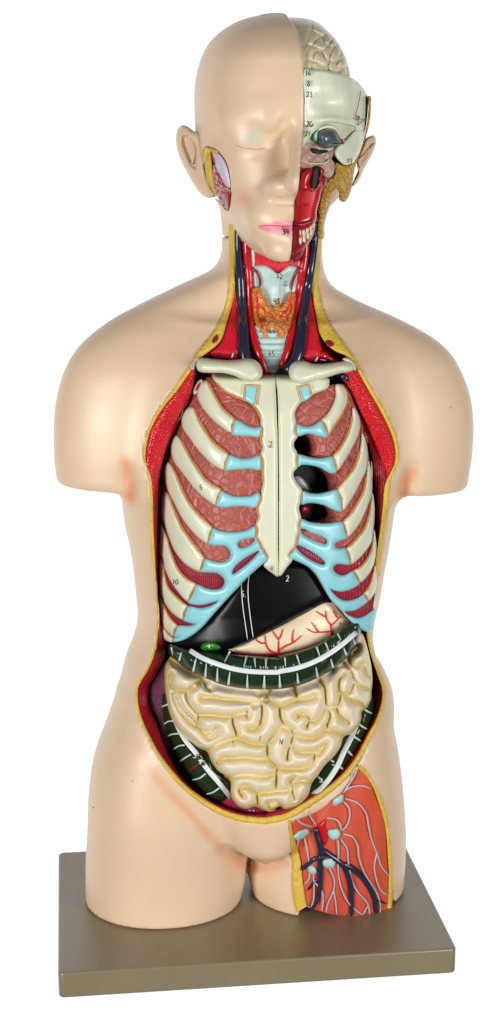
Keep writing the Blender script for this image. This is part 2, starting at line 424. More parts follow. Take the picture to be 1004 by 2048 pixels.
M['haustra'] = pm('haustra_paint', (200, 222, 218), .4, .05)
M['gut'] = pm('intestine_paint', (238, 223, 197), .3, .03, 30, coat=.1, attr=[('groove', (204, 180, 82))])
M['stomach'] = pm('stomach_paint', (232, 214, 182), .34, .03, 30)
M['vessel'] = pm('vessel_paint', (226, 28, 34), .4, .05)
M['crimson'] = pm('crimson_paint', (150, 22, 36), .35, .1)
M['green'] = pm('gallbladder_paint', (44, 124, 26), .3, .1, 40)
M['ink'] = pm('ink', (24, 24, 28), .5, .0)
M['whiteink'] = pm('white_ink', (235, 235, 235), .5, .0)
M['brain'] = pm('brain_paint', (212, 200, 170), .3, .05, 40, coat=.3)
M['eye'] = pm('eyeball_paint', (72, 84, 92), .25, .06, 60, coat=.3)
M['cornea'] = pm('cornea_paint', (142, 208, 196), .25, .03)
M['pinkp'] = pm('pink_paint', (222, 160, 168), .35, .06, 80)
M['maxilla'] = pm('maxilla_paint', (200, 164, 150), .36, .12, 120, ('noise', 160, .0012))
M['mouth'] = pm('mouth_paint', (158, 20, 42), .26, .15, 70, ('noise', 120, .0008), coat=.3)
M['mouthred'] = pm('nasal_paint', (196, 24, 36), .26, .12, 70, coat=.3)
M['tooth'] = pm('tooth_paint', (228, 208, 178), .3, .06, 200)
M['gland'] = pm('gland_paint', (206, 172, 180), .35, .12, 200, ('cell', 320, .001, (1, 1, .5), 'X', (188, 60, 66)))
M['dome'] = pm('muscle_dome_paint', (200, 194, 210), .34, .06, 60)
M['node'] = pm('lymph_node_paint', (180, 218, 208), .4, .08, 200, ('noise', 350, .001))
M['lymph'] = pm('lymph_vessel_paint', (176, 192, 200), .4, .06, 100)
M['metal'] = pm('metal', (170, 168, 162), .3, .05); M['metal'].node_tree.nodes['Principled BSDF'].inputs['Metallic'].default_value = 1
M['iliac'] = pm('iliac_wall_paint', (104, 70, 98), .35, .3, 60, ('wave', 120, .0012, (0, .5, 0), 'X', (120, 30, 56)))
M['pelvic'] = pm('peritoneum_paint', (176, 44, 84), .34, .15, 40)
M['board'] = pm('board_laminate', (134, 122, 97), .33, .07, 9, ('noise', 900, .00015), spec=.9)
M['seam'] = pm('seam_dark', (30, 24, 20), .6, 0)
# ------------------------------------------------------------------ base board
def rounded_box(x0, x1, y0, y1, z0, z1, rc=.006, re=.0022, seg=6):
    V = []; Fc = []
    def ring(z, inset):
        r = max(rc-inset, .0005); out = []
        for cx, cy, a0 in ((x1-rc, y1-rc, 0), (x0+rc, y1-rc, 90), (x0+rc, y0+rc, 180), (x1-rc, y0+rc, 270)):
            for k in range(seg+1):
                a = math.radians(a0+90*k/seg); out.append((cx+r*math.cos(a), cy+r*math.sin(a), z))
        return out
    prof = [(z0, re)]+[(z0+re-re*math.cos(t), re-re*math.sin(t)) for t in (.5, 1.0, 1.57)]+[(z1-re+re*math.sin(t), re-re*math.cos(t)) for t in (0, .55, 1.1, 1.57)]
    n = 4*(seg+1)
    for z, i in prof: V += ring(z, i)
    for k in range(len(prof)-1):
        for j in range(n):
            Fc.append((k*n+j, k*n+(j+1) % n, (k+1)*n+(j+1) % n, (k+1)*n+j))
    Fc.append(tuple(range(n))[::-1]); Fc.append(tuple(range((len(prof)-1)*n, len(prof)*n)))
    return V, Fc
V, Fc = rounded_box(-.2, .2, 0, .2693, -.0275, 0)
board = build('display_board', V, Fc, M['board'])
sm = [p.use_smooth for p in board.data.polygons]
for p in board.data.polygons: p.use_smooth = abs(p.normal.z) < .999 and max(abs(p.normal.x), abs(p.normal.y)) < .999
tag(board, 'flat olive brown rectangular base board the torso model stands on', 'base board')

# ------------------------------------------------------------------ torso body
SH_L = [(447, 440), (447, 500), (445, 510), (437, 530), (418, 547), (393, 558), (334, 585), (276, 613), (225, 640), (184, 669), (154, 698), (131, 736), (119, 770), (110, 816), (107.5, 857), (108, 912), (112, 949), (114, 1020)]
SH_R = [(645, 440), (645, 472), (646, 520), (652, 548), (666, 572), (699, 593), (739, 613), (783, 631), (831, 655), (871, 679), (903, 711), (922, 747), (936, 787), (942, 830), (943, 858), (940, 910), (934, 950), (928, 1020)]
wide = GC(SH_L, SH_R, [(440, .165, .05, .055), (530, .165, .052, .055), (570, .165, .046, .05), (610, .163, .046, .045), (660, .158, .056, .05), (740, .153, .066, .062), (850, .152, .07, .068), (1020, .154, .068, .066)], Y=.155, n=2.25)
tors = GC([(330, 640), (290, 720), (268, 800), (256, 900), (244, 1000), (250, 1050), (259, 1090), (265, 1125), (270, 1165), (273, 1200), (276, 1225), (274, 1250), (267, 1276), (256, 1303), (249, 1325), (243, 1350), (240, 1380), (234, 1410), (220, 1455), (203, 1500), (198, 1546), (200, 1607), (210, 1640)],
          [(740, 640), (775, 720), (790, 800), (793, 900), (786, 1000), (780, 1047), (773, 1093), (764, 1141), (756, 1190), (746, 1235), (743, 1260), (747, 1301), (763, 1328), (774, 1354), (781, 1385), (782, 1410), (777, 1438), (778, 1455), (785, 1493), (787, 1549), (784, 1591), (776, 1640)],
          [(640, .15, .05, .05), (720, .147, .085, .08), (850, .145, .103, .09), (1000, .145, .103, .09), (1150, .145, .095, .085), (1250, .145, .088, .08), (1350, .145, .09, .085), (1450, .145, .09, .095), (1550, .147, .078, .1), (1640, .15, .065, .09)], n=2.15)
belly = GC([(268, 1380), (262, 1480), (290, 1526), (321, 1571), (362, 1614), (404, 1660), (446, 1699), (482, 1721), (512, 1729)],
           [(765, 1380), (768, 1480), (742, 1526), (718, 1571), (690, 1614), (652, 1660), (616, 1696), (580, 1718), (545, 1729)],
           [(1380, .145, .084, .08), (1480, .145, .093, .08), (1600, .145, .09, .08), (1690, .145, .083, .08), (1729, .145, .06, .07)], Y=.085, n=2.1)
thL = GC([(250, 1380), (215, 1470), (189, 1546), (179, 1607), (174, 1683), (171, 1734), (171, 1785), (172, 1830)], [(380, 1380), (430, 1470), (475, 1600), (493, 1700), (491, 1740), (480, 1790), (468, 1830)],
         [(1380, .147, .035, .06), (1470, .147, .07, .08), (1600, .147, .083, .085), (1740, .147, .077, .085), (1830, .148, .072, .08)], n=2.1)
thR = GC([(640, 1380), (590, 1470), (540, 1600), (503, 1700), (496, 1740), (502, 1775), (520, 1830)], [(760, 1380), (776, 1470), (795, 1549), (806, 1619), (809, 1667), (809, 1694), (807, 1739), (801, 1784), (793, 1830)],
         [(1380, .147, .035, .06), (1470, .147, .07, .08), (1600, .147, .08, .085), (1740, .147, .074, .085), (1830, .148, .07, .08)], n=2.1)
cutL = at(190, 996, .088)[2]; cutR = at(870, 1003, .088)[2]; cxL = at(190, 996, .088)[0]; cxR = at(870, 1003, .088)[0]
gl = [at(249, 922, .082), at(257, 960, .088), at(264, 1012, .1)]; gr = [at(820, 945, .095), at(807, 972, .098), at(797, 1010, .105)]
crease = [(255, 1462), (272, 1490), (296, 1528), (327, 1573), (366, 1614), (407, 1660), (448, 1701), (478, 1727), (505, 1734), (540, 1732), (567, 1724), (592, 1712)]
CR = []
def body_fn(P):
    z = P[:, 2]
    w = wide(P); zc = cutL+(cutR-cutL)*(P[:, 0]-cxL)/(cxR-cxL)
    for g in (gl, gr):
        for i in (0, 1): w = smax(w, -caps(P, g[i], g[i+1], (.003, .006)[i], (.006, .009)[i]), .014)
    w = smax(w, zc-z, .01)
    hips = smin(tors(P), smin(thL(P), thR(P), .004), .022)
    b = smin(w, hips, .02)
    b = smin(b, belly(P), .007)
    m = (z < .2) & (P[:, 1] < .15) & (b < .04)
    if CR and m.any():                          # groin fold pressed into the surface
        Q = P[m]; d = np.minimum.reduce([caps(Q, CR[i], CR[i+1], CRr[i], CRr[i+1]) for i in range(len(CR)-1)]); b[m] = smax(b[m], -d, .012)
    b = np.maximum(b, z-ZSEAM)
    return np.maximum(b, .0004-z)
ZSEAM = at(548, 479, .115)[2]
# edge of the big opening, where the skin ends and the cut fat begins
RIM_L = [(457, 450), (457, 475), (458, 520), (459, 550), (457, 585), (451, 613), (441, 640), (427, 664), (412, 683), (398, 700), (388, 713), (378, 731), (363, 756), (345, 782), (325, 807), (308, 832), (297, 856), (290, 880), (287, 903), (289, 925), (294, 943), (298, 962), (299, 990), (299.5, 1020), (300, 1060), (302, 1100), (306, 1140), (309, 1170), (311, 1200), (313, 1235), (311, 1275), (305, 1305), (292, 1338), (277, 1362), (271, 1380), (272, 1410), (280, 1440), (293, 1470), (312, 1507), (340, 1547), (370, 1580), (400, 1605), (440, 1629), (480, 1643), (530, 1649)]
RIM_R = [(643, 450), (643, 478), (641, 520), (638, 555), (640, 590), (647, 620), (660, 648), (680, 675), (697, 698), (712, 720), (727, 745), (747, 780), (768, 815), (785, 850), (795, 880), (799, 905), (797, 925), (790, 942), (784, 955), (781, 980), (778, 1015), (773, 1050), (767, 1085), (760, 1130), (752, 1175), (744, 1215), (737, 1255), (741, 1285), (751, 1318), (762, 1345), (771, 1373), (771, 1400), (765, 1427), (757, 1448), (743, 1475), (719, 1521), (693, 1556), (654, 1590), (615, 1617), (576, 1639), (530, 1649)]
RIM = RIM_L[:-1]+RIM_R[::-1]
THIGH = Z7([(590, 95), (640, 140), (720, 270), (775, 400), (800, 530), (815, 700), (820, 850), (815, 1200), (182, 1200), (180, 1085), (160, 1000), (150, 900), (145, 750), (138, 600), (124, 478), (200, 445), (300, 400), (400, 335), (480, 260), (545, 170)])
class Grid2:                                    # signed distance to an outline on a pixel grid, sampled for voxels
    def __init__(s, poly, st=4):
        gx = np.arange(0, 1008+st, st); gy = np.arange(0, 2052+st, st); X, Yp = np.meshgrid(gx, gy); G = np.stack([X.ravel(), Yp.ravel()], 1)
        R = resample(poly, 6, True); d = seg_dist(G, R); s.D = np.where(inside(G, R), -d, d).reshape(len(gy), len(gx)); s.st = st
    def __call__(s, P):
        q = proj(P)/s.st; u = np.clip(q[:, 0], 0, s.D.shape[1]-1.001); v = np.clip(q[:, 1], 0, s.D.shape[0]-1.001)
        i = u.astype(int); j = v.astype(int); a = u-i; b = v-j; D = s.D
        return (D[j, i]*(1-a)*(1-b)+D[j, i+1]*a*(1-b)+D[j+1, i]*(1-a)*b+D[j+1, i+1]*a*b)*PXM
rimg = Grid2(RIM); thg = Grid2(THIGH)
def ycut(z): return np.interp(z, [.04, .1, .25, .5, .585, .6, .72], [.14, .18, .195, .195, .18, .136, .136])
def body_cut(P):
    b = body_fn(P); near = b < .05
    out = b.copy(); Q = P[near]; bb = b[near]
    q = proj(Q); sk = Q[:, 1]-skinG(q[:, 0], q[:, 1])-.028
    c = np.maximum(rimg(Q)+.0026, np.maximum(Q[:, 1]-ycut(Q[:, 2]), np.minimum(sk, bb+.011))); c2 = np.maximum(thg(Q)+.0026, -(bb+.008)); c2 = np.maximum(c2, Q[:, 1]-.15)
    out[near] = np.maximum(np.maximum(bb, -c), -c2); return out
_d = Depth(body_fn, 240, 600, 1440, 1750, 6); _q = resample(crease, 22, False)
CR = [at(x, y, _d(x, y)) for x, y in _q]; CRr = np.interp(np.linspace(0, 1, len(CR)), [0, .3, .55, .8, 1], [-.009, -.006, -.002, .0005, .0005])
skinY = Depth(body_fn, 80, 960, 400, 1860).blur(1)
def _above(sk): return lambda x, y: sk(x, np.where((np.asarray(x) > 430) & (np.asarray(x) < 670), np.maximum(y, 494.), y))
skinG = skinY; skinY = _above(skinG)           # above the seam the neck simply carries on
V, Fc = surface_nets(body_cut, (-.235, .02, -.004), (.26, .27, .715), .0032)
px = proj(V)
torso = thing('torso_model', 'armless anatomical torso with open chest, belly and thigh, standing on the board', 'torso model', (0, .145, 0))
def near(lines_, sig, k):
    d = np.minimum.reduce([seg_dist(px, resample(l, 4, False), False) for l in lines_]); return k*np.exp(-(d/sig)**2)*(V[:, 1] < .15)
orange = np.maximum(near([crease[1:-1]], 10, .36)*np.interp(px[:, 1], [1490, 1600], [.35, 1]), near([[(251, 925), (256, 955), (262, 998)], [(822, 945), (811, 970), (800, 1000)]], 12, .6))
cavity = ((rimg(V) < -.0015) & (body_fn(V) < -.004)).astype(float)
build('skin_shell', V, Fc, M['skin'], torso, attrs={'orange': orange, 'cavity': cavity})
# ------------------------------------------------------------------ head: skin half
HL = [(533, 28), (505, 32), (482, 39), (462, 49), (443, 62), (425, 79), (410, 102), (399, 132), (392.5, 165), (390.5, 200), (392, 250), (396, 300), (404, 345), (420, 385), (440, 412), (454, 432), (463, 453), (476, 475), (490, 490), (507, 503), (530, 513), (552, 519)]
HR = [(568, 28), (606, 32), (632, 40), (660, 52), (682, 66), (700, 84), (715, 106), (726, 135), (733, 165), (736, 200), (734, 250), (730, 300), (723, 345), (712, 385), (694, 412), (676, 432), (664, 453), (650, 475), (636, 490), (619, 503), (596, 513), (574, 519)]
headgc = GC(HL, HR, [(28, .165, .02, .02), (33, .165, .038, .038), (45, .163, .056, .056), (75, .16, .076, .076), (130, .158, .093, .09), (200, .156, .095, .095), (240, .155, .091, .095), (280, .153, .083, .09), (340, .15, .082, .08), (400, .145, .08, .07), (440, .14, .079, .06), (480, .134, .074, .05), (505, .13, .067, .04), (519, .125, .055, .03)], Y=.15, n=2.1)
neckgc = GC([(425, 360), (436, 395), (444, 430), (448, 490)], [(700, 360), (665, 395), (652, 430), (647, 490)], [(360, .172, .045, .06), (430, .17, .05, .056), (490, .167, .052, .055)], Y=.16)
headY = Depth(headgc, 340, 800, 10, 530, 3).blur(5)
fc = lambda x, y, dy=0: at(x, y, headY(x, y)+dy)
def head_fn(P):
    b = headgc(P)
    m = (P[:, 1] < .14) & (b < .05); bb = b[m]; Q = P[m]
    bb = smax(bb, -ell(Q, fc(514, 272, -.003), (.024, .009, .011)), .014)                # eye socket
    bb = smax(bb, -ell(Q, fc(565, 285, -.004), (.010, .008, .02)), .014)
    bb = smin(bb, ell(Q, fc(508, 280, .012), (.02, .0135, .0135)), .008)                 # closed lid
    bb = smin(bb, caps(Q, fc(470, 246, .012), fc(535, 236, .010), .009, .010), .02)      # brow
    bb = smin(bb, caps(Q, fc(604, 250, .008), fc(602, 362, -.022), .0085, .0128), .013)  # nose ridge
    bb = smin(bb, ell(Q, fc(572, 373, -.001), (.0195, .0185, .012)), .007)                  # nostril wing
    bb = smax(bb, -ell(Q, fc(572, 408, -.02), (.03, .024, .0078)), .0015)
    bb = smax(bb, -ell(Q, fc(562, 393, -.004), (.0075, .006, .003)), .002)
    bb = smin(bb, ell(Q, fc(572, 432, .018), (.036, .022, .02)), .018)                   # muzzle
    bb = smin(bb, caps(Q, fc(524, 454, .003), fc(592, 447, -.005), .0022, .0062), .004)  # lips
    bb = smin(bb, caps(Q, fc(530, 460, .003), fc(592, 465, -.004), .0022, .007), .0035)
    bb = smax(bb, -caps(Q, fc(516, 453, .0), fc(592, 455, -.011), .0008, .0012), .002)
    bb = smin(bb, ell(Q, fc(580, 500, .012), (.024, .018, .013)), .014)                  # chin
    b[m] = bb
    n = neckgc(P); n = np.maximum(n, ZSEAM+.0012-P[:, 2])
    return smin(b, n, .006)
MID = [(540, -40), (575, 33), (590, 52), (598, 75), (604, 105), (607, 140), (608, 200), (607, 250), (603, 300), (600, 340), (597, 375), (593, 391), (589, 400), (588, 436), (585, 446), (585, 472), (583, 500), (582, 540)]
WIN = ZC([(262, 255), (300, 250), (350, 270), (400, 310), (440, 380), (460, 470), (468, 560), (462, 640), (450, 745), (420, 715), (385, 670), (350, 640), (300, 628), (285, 520), (270, 400)])
midg = Grid2(MID+[(900, 545), (900, -40)]); wing = Grid2(WIN+[]); ngap = Grid2([(462, 456), (478, 480), (493, 494), (511, 507), (534, 517), (562, 524), (584, 524), (590, 600), (462, 600)])
ZB_ = at(650, 150, .15)[2]
def head_cut(P):
    b = head_fn(P); nearm = b < .04; out = b.copy(); Q = P[nearm]; bb = b[nearm]
    c = np.maximum(midg(Q), Q[:, 1]-np.where(Q[:, 2] > ZB_, .5, .18))
    c2 = np.maximum(np.maximum(wing(Q), -(bb+.006)), Q[:, 1]-.2)
    c3 = np.maximum(ngap(Q), Q[:, 1]-.145)
    out[nearm] = np.maximum.reduce([bb, -c, -c2, -c3]); return out
V, Fc = surface_nets(head_cut, (-.085, .02, .66), (.15, .27, .93), .0019)
px = proj(V)
head = thing('head_model', 'bald head with one closed eye and a cutaway half baring skull, brain and eyeball', 'head model', (.03, .155, float(ZSEAM)))
def blob(cx, cy, rx, ry, k): return k*np.exp(-(((px[:, 0]-cx)/rx)**2+((px[:, 1]-cy)/ry)**2)**1.3)*(V[:, 1] < .15)
lipd = [(517, 453), (540, 447), (562, 443), (580, 444), (600, 442), (600, 470), (575, 471), (556, 469), (536, 462)]
R = resample(lipd, 3, True); dl = np.where(inside(px, R), 1, np.exp(-(seg_dist(px, R)/1.8)**2))
hsk = build('face_skin', V, Fc, M['skin'], head, attrs={'pink': blob(485, 398, 18, 20, .34), 'lip': dl*.85*(V[:, 1] < .15), 'lid': blob(506, 275, 24, 15, .6)})
faceY = Depth(head_fn, 380, 640, 20, 530, 3)
# ------------------------------------------------------------------ cut edges of the body wall
FAT_L = [(470, 450), (470, 475), (471.5, 527), (471, 569), (469, 588), (462, 617), (453, 647), (444, 677), (432, 692), (420, 701), (406, 712), (393, 722), (384, 740), (369, 762), (350, 788), (331, 811), (314, 837), (302, 860), (295, 884), (292, 905), (292, 924), (299, 942), (304, 960), (306, 990), (306, 1020), (307, 1060), (309, 1100), (311, 1140), (313, 1170), (315, 1200), (316.5, 1235), (315, 1277), (309, 1308), (296, 1341), (281, 1365), (275.5, 1381), (277, 1410), (285, 1439), (298, 1468), (317, 1503), (345, 1541), (374, 1572), (405, 1595), (444, 1618), (482, 1630), (530, 1635)]
FAT_R = [(634, 450), (634, 478), (632, 520), (626, 545), (622, 575), (627, 605), (634, 640), (640, 668), (655, 690), (672, 703), (692, 712), (705, 728), (720, 752), (739, 786), (759, 820), (776, 854), (786, 881), (790, 905), (789, 924), (782, 940), (776, 953), (769, 975), (766, 1012), (762, 1048), (757, 1082), (751, 1125), (745, 1170), (738, 1213), (733, 1257), (736, 1287), (745, 1322), (755, 1349), (763, 1375), (763, 1400), (757, 1424), (749, 1444), (735, 1470), (711, 1515), (685, 1548), (648, 1579), (610, 1604), (573, 1625), (530, 1635)]
MUS_L = [(388, 752), (386, 780), (376, 806), (362, 830), (352, 856), (340, 880), (330, 905), (324, 930), (319, 957), (316, 1000), (315, 1050), (315, 1100), (316, 1150), (318, 1200), (327, 1250), (333, 1285), (326, 1320), (309, 1355), (298, 1375), (298, 1411), (309, 1436), (325, 1482), (344, 1525), (368, 1560), (398, 1587), (424, 1602), (452, 1615), (490, 1626), (530, 1627)]
MUS_R = [(664, 748), (690, 760), (705, 785), (716, 815), (724, 845), (735, 880), (744, 915), (748, 950), (749, 985), (751, 1030), (752, 1080), (750, 1125), (746, 1170), (741, 1213), (730, 1258), (733, 1290), (738, 1325), (744, 1352), (747, 1377), (746, 1400), (742, 1425), (735, 1448), (722, 1475), (702, 1508), (678, 1540), (640, 1570), (605, 1592), (570, 1612), (530, 1627)]
def part_of(L, a, b): return [p for p in L if a <= p[1] <= b]
wob = lambda amp, fr: (lambda q, t, bl: amp*bl*(1+.35*np.sin(q[:, 1]*fr)*np.cos(q[:, 0]*fr*.8)))
on = shift(skinY, -.0012); inn = shift(skinY, .004)
for (A, B, MM, nm) in ((RIM_L, FAT_L, MUS_L, 0), (RIM_R, FAT_R, MUS_R, 1)):
    strip('fat_rim', A, B, on, shift(skinY, .002), M['fat'], torso, n=420, relief=wob(.0016, .35))
    fb = part_of(B, 735 if nm == 0 else 726, 1640); mm = MM
    def depth_in(x, y): return skinY(x, y)+np.interp(y, [740, 900, 1100, 1250, 1400, 1550, 1627], [.02, .024, .024, .026, .028, .018, .008])
    strip('muscle_wall', fb, mm, shift(skinY, .0025), depth_in, M['muscle'] if nm > 5 else M['wall'], torso, n=380, m=10, relief=lambda q, t, bl: .002*bl)
# knitted red chest muscle cut on each side, over the wall
strip('chest_muscle', part_of(FAT_L, 720, 1000), [(390, 745), (386, 775), (372, 806), (354, 838), (341, 868), (332, 895), (324, 925), (317, 950), (313, 975), (311, 998)], shift(skinY, .001), shift(skinY, .016), M['muscle'], torso, n=260, m=10, relief=lambda q, t, bl: .004*bl)
strip('chest_muscle', part_of(FAT_R, 710, 955), [(664, 742), (690, 765), (708, 795), (722, 825), (735, 850), (747, 880), (757, 905), (763, 930), (768, 952), (770, 960)], shift(skinY, .001), shift(skinY, .014), M['muscle'], torso, n=260, m=10, relief=lambda q, t, bl: .004*bl)

# ------------------------------------------------------------------ chest plate: the two halves lift off at the sternum gap
cage = GC([(352, 730), (338, 780), (322, 850), (312, 920), (306, 1000), (303, 1080), (303, 1160), (306, 1230), (312, 1300)],
          [(728, 730), (738, 780), (748, 850), (755, 920), (760, 1000), (763, 1080), (764, 1160), (763, 1230), (760, 1300)],
          [(730, .148, .082, .06), (800, .148, .096, .06), (900, .148, .104, .06), (1050, .148, .107, .06), (1180, .148, .102, .06), (1300, .148, .094, .06)], Y=.145, n=2.3)
cageY = Depth(cage, 296, 776, 716, 1312, 4).blur(4)
plR = thing('chest_plate', 'half rib cage left of the dark sternum gap, with lung showing between its ribs', 'chest plate', tuple(at(440, 1000, .1)))
plL = thing('chest_plate', 'half rib cage right of the sternum gap, with three dark openings beside its sternum', 'chest plate', tuple(at(660, 1000, .1)))
for o in (plR, plL): o['group'] = 'lift-off halves of the rib cage'
under = shift(cageY, .0045)
lungR = pillow('lung', [(420, 752), (445, 770), (490, 800), (520, 830), (535, 880), (538, 960), (530, 1040), (526, 1078), (505, 1108), (470, 1130), (435, 1128), (395, 1150), (350, 1110), (326, 1040), (322, 960), (336, 910), (356, 860), (380, 805), (398, 772)], under, M['lung'], plR, h=.002, w=8, thick=.012, step=6)
pillow('intercostal_muscle', [(318, 1030), (345, 1095), (385, 1140), (405, 1142), (450, 1120), (512, 1090), (530, 1102), (520, 1130), (480, 1165), (430, 1220), (390, 1262), (344, 1281), (326, 1268), (319, 1220), (316, 1130)], shift(cageY, .004), M['inter'], plR, h=.001, w=8, thick=.01, step=6)
def rec(x, y):                                  # the lung curls in towards the dark openings beside the sternum
    k = np.zeros_like(x)
    for cx, cy, rx, ry in ((588, 892, 38, 30), (600, 962, 76, 48), (606, 1022, 64, 32)):
        k = np.maximum(k, np.clip(1.25-np.hypot((x-cx)/rx, (y-cy)/ry), 0, 1))
    return cageY(x, y)+.0045+.06*k**1.4
lungL = pillow('lung', [(672, 768), (640, 775), (604, 800), (586, 830), (588, 860), (594, 874), (612, 884), (616, 905), (620, 925), (650, 950), (655, 985), (640, 1000), (655, 1030), (600, 1050), (588, 1060), (596, 1085), (620, 1105), (665, 1120), (720, 1110), (747, 1060), (745, 990), (740, 930), (728, 860), (706, 800), (690, 770)], rec, M['lung'], plL, h=.001, w=8, thick=.012, step=6)
pillow('intercostal_muscle', [(588, 1084), (640, 1110), (690, 1120), (738, 1068), (750, 1080), (750, 1180), (748, 1235), (742, 1258), (722, 1255), (690, 1235), (655, 1190), (630, 1150), (600, 1115), (584, 1100)], shift(cageY, .004), M['inter'], plL, h=.001, w=8, thick=.01, step=6)
pillow('opening_shade_panel', [(576, 850), (680, 850), (690, 940), (680, 1060), (580, 1060)], shift(cageY, .05), M['dark'], plL, h=.004, w=30, thick=.004, step=8)  # black panel behind the lung, standing in for shade inside the cavity
pillow('pale_lining', Z2([(190, 905), (240, 895), (285, 930), (312, 975), (318, 1020), (270, 1010), (215, 985)]), shift(cageY, .03), pm('grey_lining', (168, 160, 158), .3, .08), plL, h=.006, w=10, thick=.006, step=3)
lines('lining_edge', [(Z2([(195, 905), (240, 900), (280, 935), (305, 975), (312, 1020)]), 2.2)], shift(cageY, .0255), M['dark'], plL)
pillow('red_tissue', Z4([(255, 130), (290, 105), (330, 130), (320, 170), (270, 180)]), shift(cageY, .028), M['crimson'], plL, h=.006, w=8, thick=.004, step=3)

RIBS_R = [
 [(412, 760), (403, 764), (396, 776), (394, 789), (400, 807), (414, 827), (436, 849), (463, 866), (465, 852), (470, 839), (458, 828), (447, 818), (439, 807), (431, 793), (422, 776), (416, 764)],
 [(385, 814), (376, 815), (366, 827), (363, 841), (366, 857), (378, 874), (392, 894), (411, 916), (431, 933), (449, 940), (451, 927), (457, 909), (445, 899), (431, 888), (419, 874), (407, 855), (397, 838), (390, 821)],
 [(354, 870), (347, 874), (341, 886), (341, 896), (347, 921), (361, 941), (378, 963), (392, 980), (411, 998), (431, 1010), (436, 995), (442, 978), (425, 969), (408, 955), (394, 935), (383, 919), (372, 899), (364, 882)],
 [(334, 923), (328, 935), (327, 949), (331, 970), (340, 990), (352, 1013), (366, 1039), (383, 1061), (400, 1078), (415, 1087), (420, 1070), (424, 1054), (405, 1036), (389, 1019), (375, 1000), (364, 978), (355, 955), (344, 931)],
 Z3([(175, 10), (155, 50), (147, 100), (150, 190), (175, 250), (205, 330), (240, 420), (290, 495), (360, 555), (430, 582), (445, 540), (462, 487), (420, 430), (370, 365), (300, 265), (250, 150), (215, 60), (195, 20)]),
 Z3([(150, 240), (134, 290), (131, 370), (140, 460), (163, 510), (180, 570), (215, 645), (280, 740), (343, 798), (375, 735), (403, 675), (330, 632), (270, 562), (225, 450), (190, 330)]),
 Z3([(150, 490), (135, 530), (130, 620), (135, 720), (150, 755), (180, 815), (230, 880), (308, 930), (320, 880), (340, 832), (290, 792), (240, 742), (200, 690), (175, 600), (165, 530)]),
 Z3([(140, 740), (131, 800), (135, 880), (152, 955), (190, 1010), (238, 1050), (250, 1010), (268, 972), (215, 915), (180, 850), (155, 790)]),
 Z3([(136, 900), (138, 960), (155, 1040), (180, 1075), (232, 1092), (236, 1060), (200, 1030), (160, 965)])]
CART_R = [
 [(489, 770), (518, 771), (512, 813), (487, 798)],
 [(470, 839), (463, 868), (481, 872), (503, 873), (518, 875), (524, 863), (522, 853), (509, 854), (492, 849), (481, 842)],
 [(457, 909), (449, 941), (464, 940), (481, 939), (500, 938), (520, 941), (525, 930), (520, 910), (503, 914), (486, 916), (472, 913)],
 [(442, 980), (431, 1011), (447, 1015), (470, 1013), (492, 1013), (511, 1016), (521, 999), (517, 984), (503, 990), (484, 992), (464, 990), (450, 984)]]
SHEET_R = Z3([(825, 255), (760, 285), (690, 297), (620, 295), (560, 285), (520, 268), (502, 320), (483, 383), (530, 398), (600, 400), (635, 425), (650, 460), (630, 500), (580, 515), (520, 505), (462, 490), (446, 540), (430, 585), (490, 592), (550, 598), (600, 635), (606, 665), (585, 700), (530, 712), (470, 700), (403, 675), (375, 740), (343, 803), (400, 825), (470, 820), (562, 796), (500, 832), (430, 845), (340, 832), (322, 880), (309, 932), (330, 945), (380, 960), (410, 958), (350, 972), (268, 972), (250, 1010), (238, 1052), (292, 1055), (236, 1062), (233, 1090), (300, 1080), (370, 1045), (440, 990), (520, 900), (600, 810), (680, 725), (760, 640), (830, 575), (880, 530), (915, 490), (870, 410), (855, 362), (830, 347), (838, 300)])
HOLES_R = [Z3([(700, 385), (720, 365), (770, 350), (815, 345), (826, 355), (800, 385), (760, 405), (715, 413)]), Z3([(662, 600), (668, 570), (700, 530), (760, 485), (820, 450), (858, 434), (830, 470), (780, 520), (730, 560), (690, 590)])]
STER_R = [(548, 746), (551, 774), (553.5, 830), (555.5, 885), (556, 1000), (556, 1090), (556, 1153), (545, 1147), (534, 1139), (527, 1130), (535, 1117), (523, 1094), (517, 1082), (512, 1074), (514, 1062), (511, 1050), (517, 1035), (514, 1016), (521, 1000), (522, 985), (526, 965), (524, 945), (525, 925), (521, 908), (525, 895), (521, 882), (524, 862), (521, 846), (521, 838), (514, 822), (500, 806), (485, 799), (470, 793), (447, 781), (432, 765), (424, 750), (440, 735), (500, 735)]
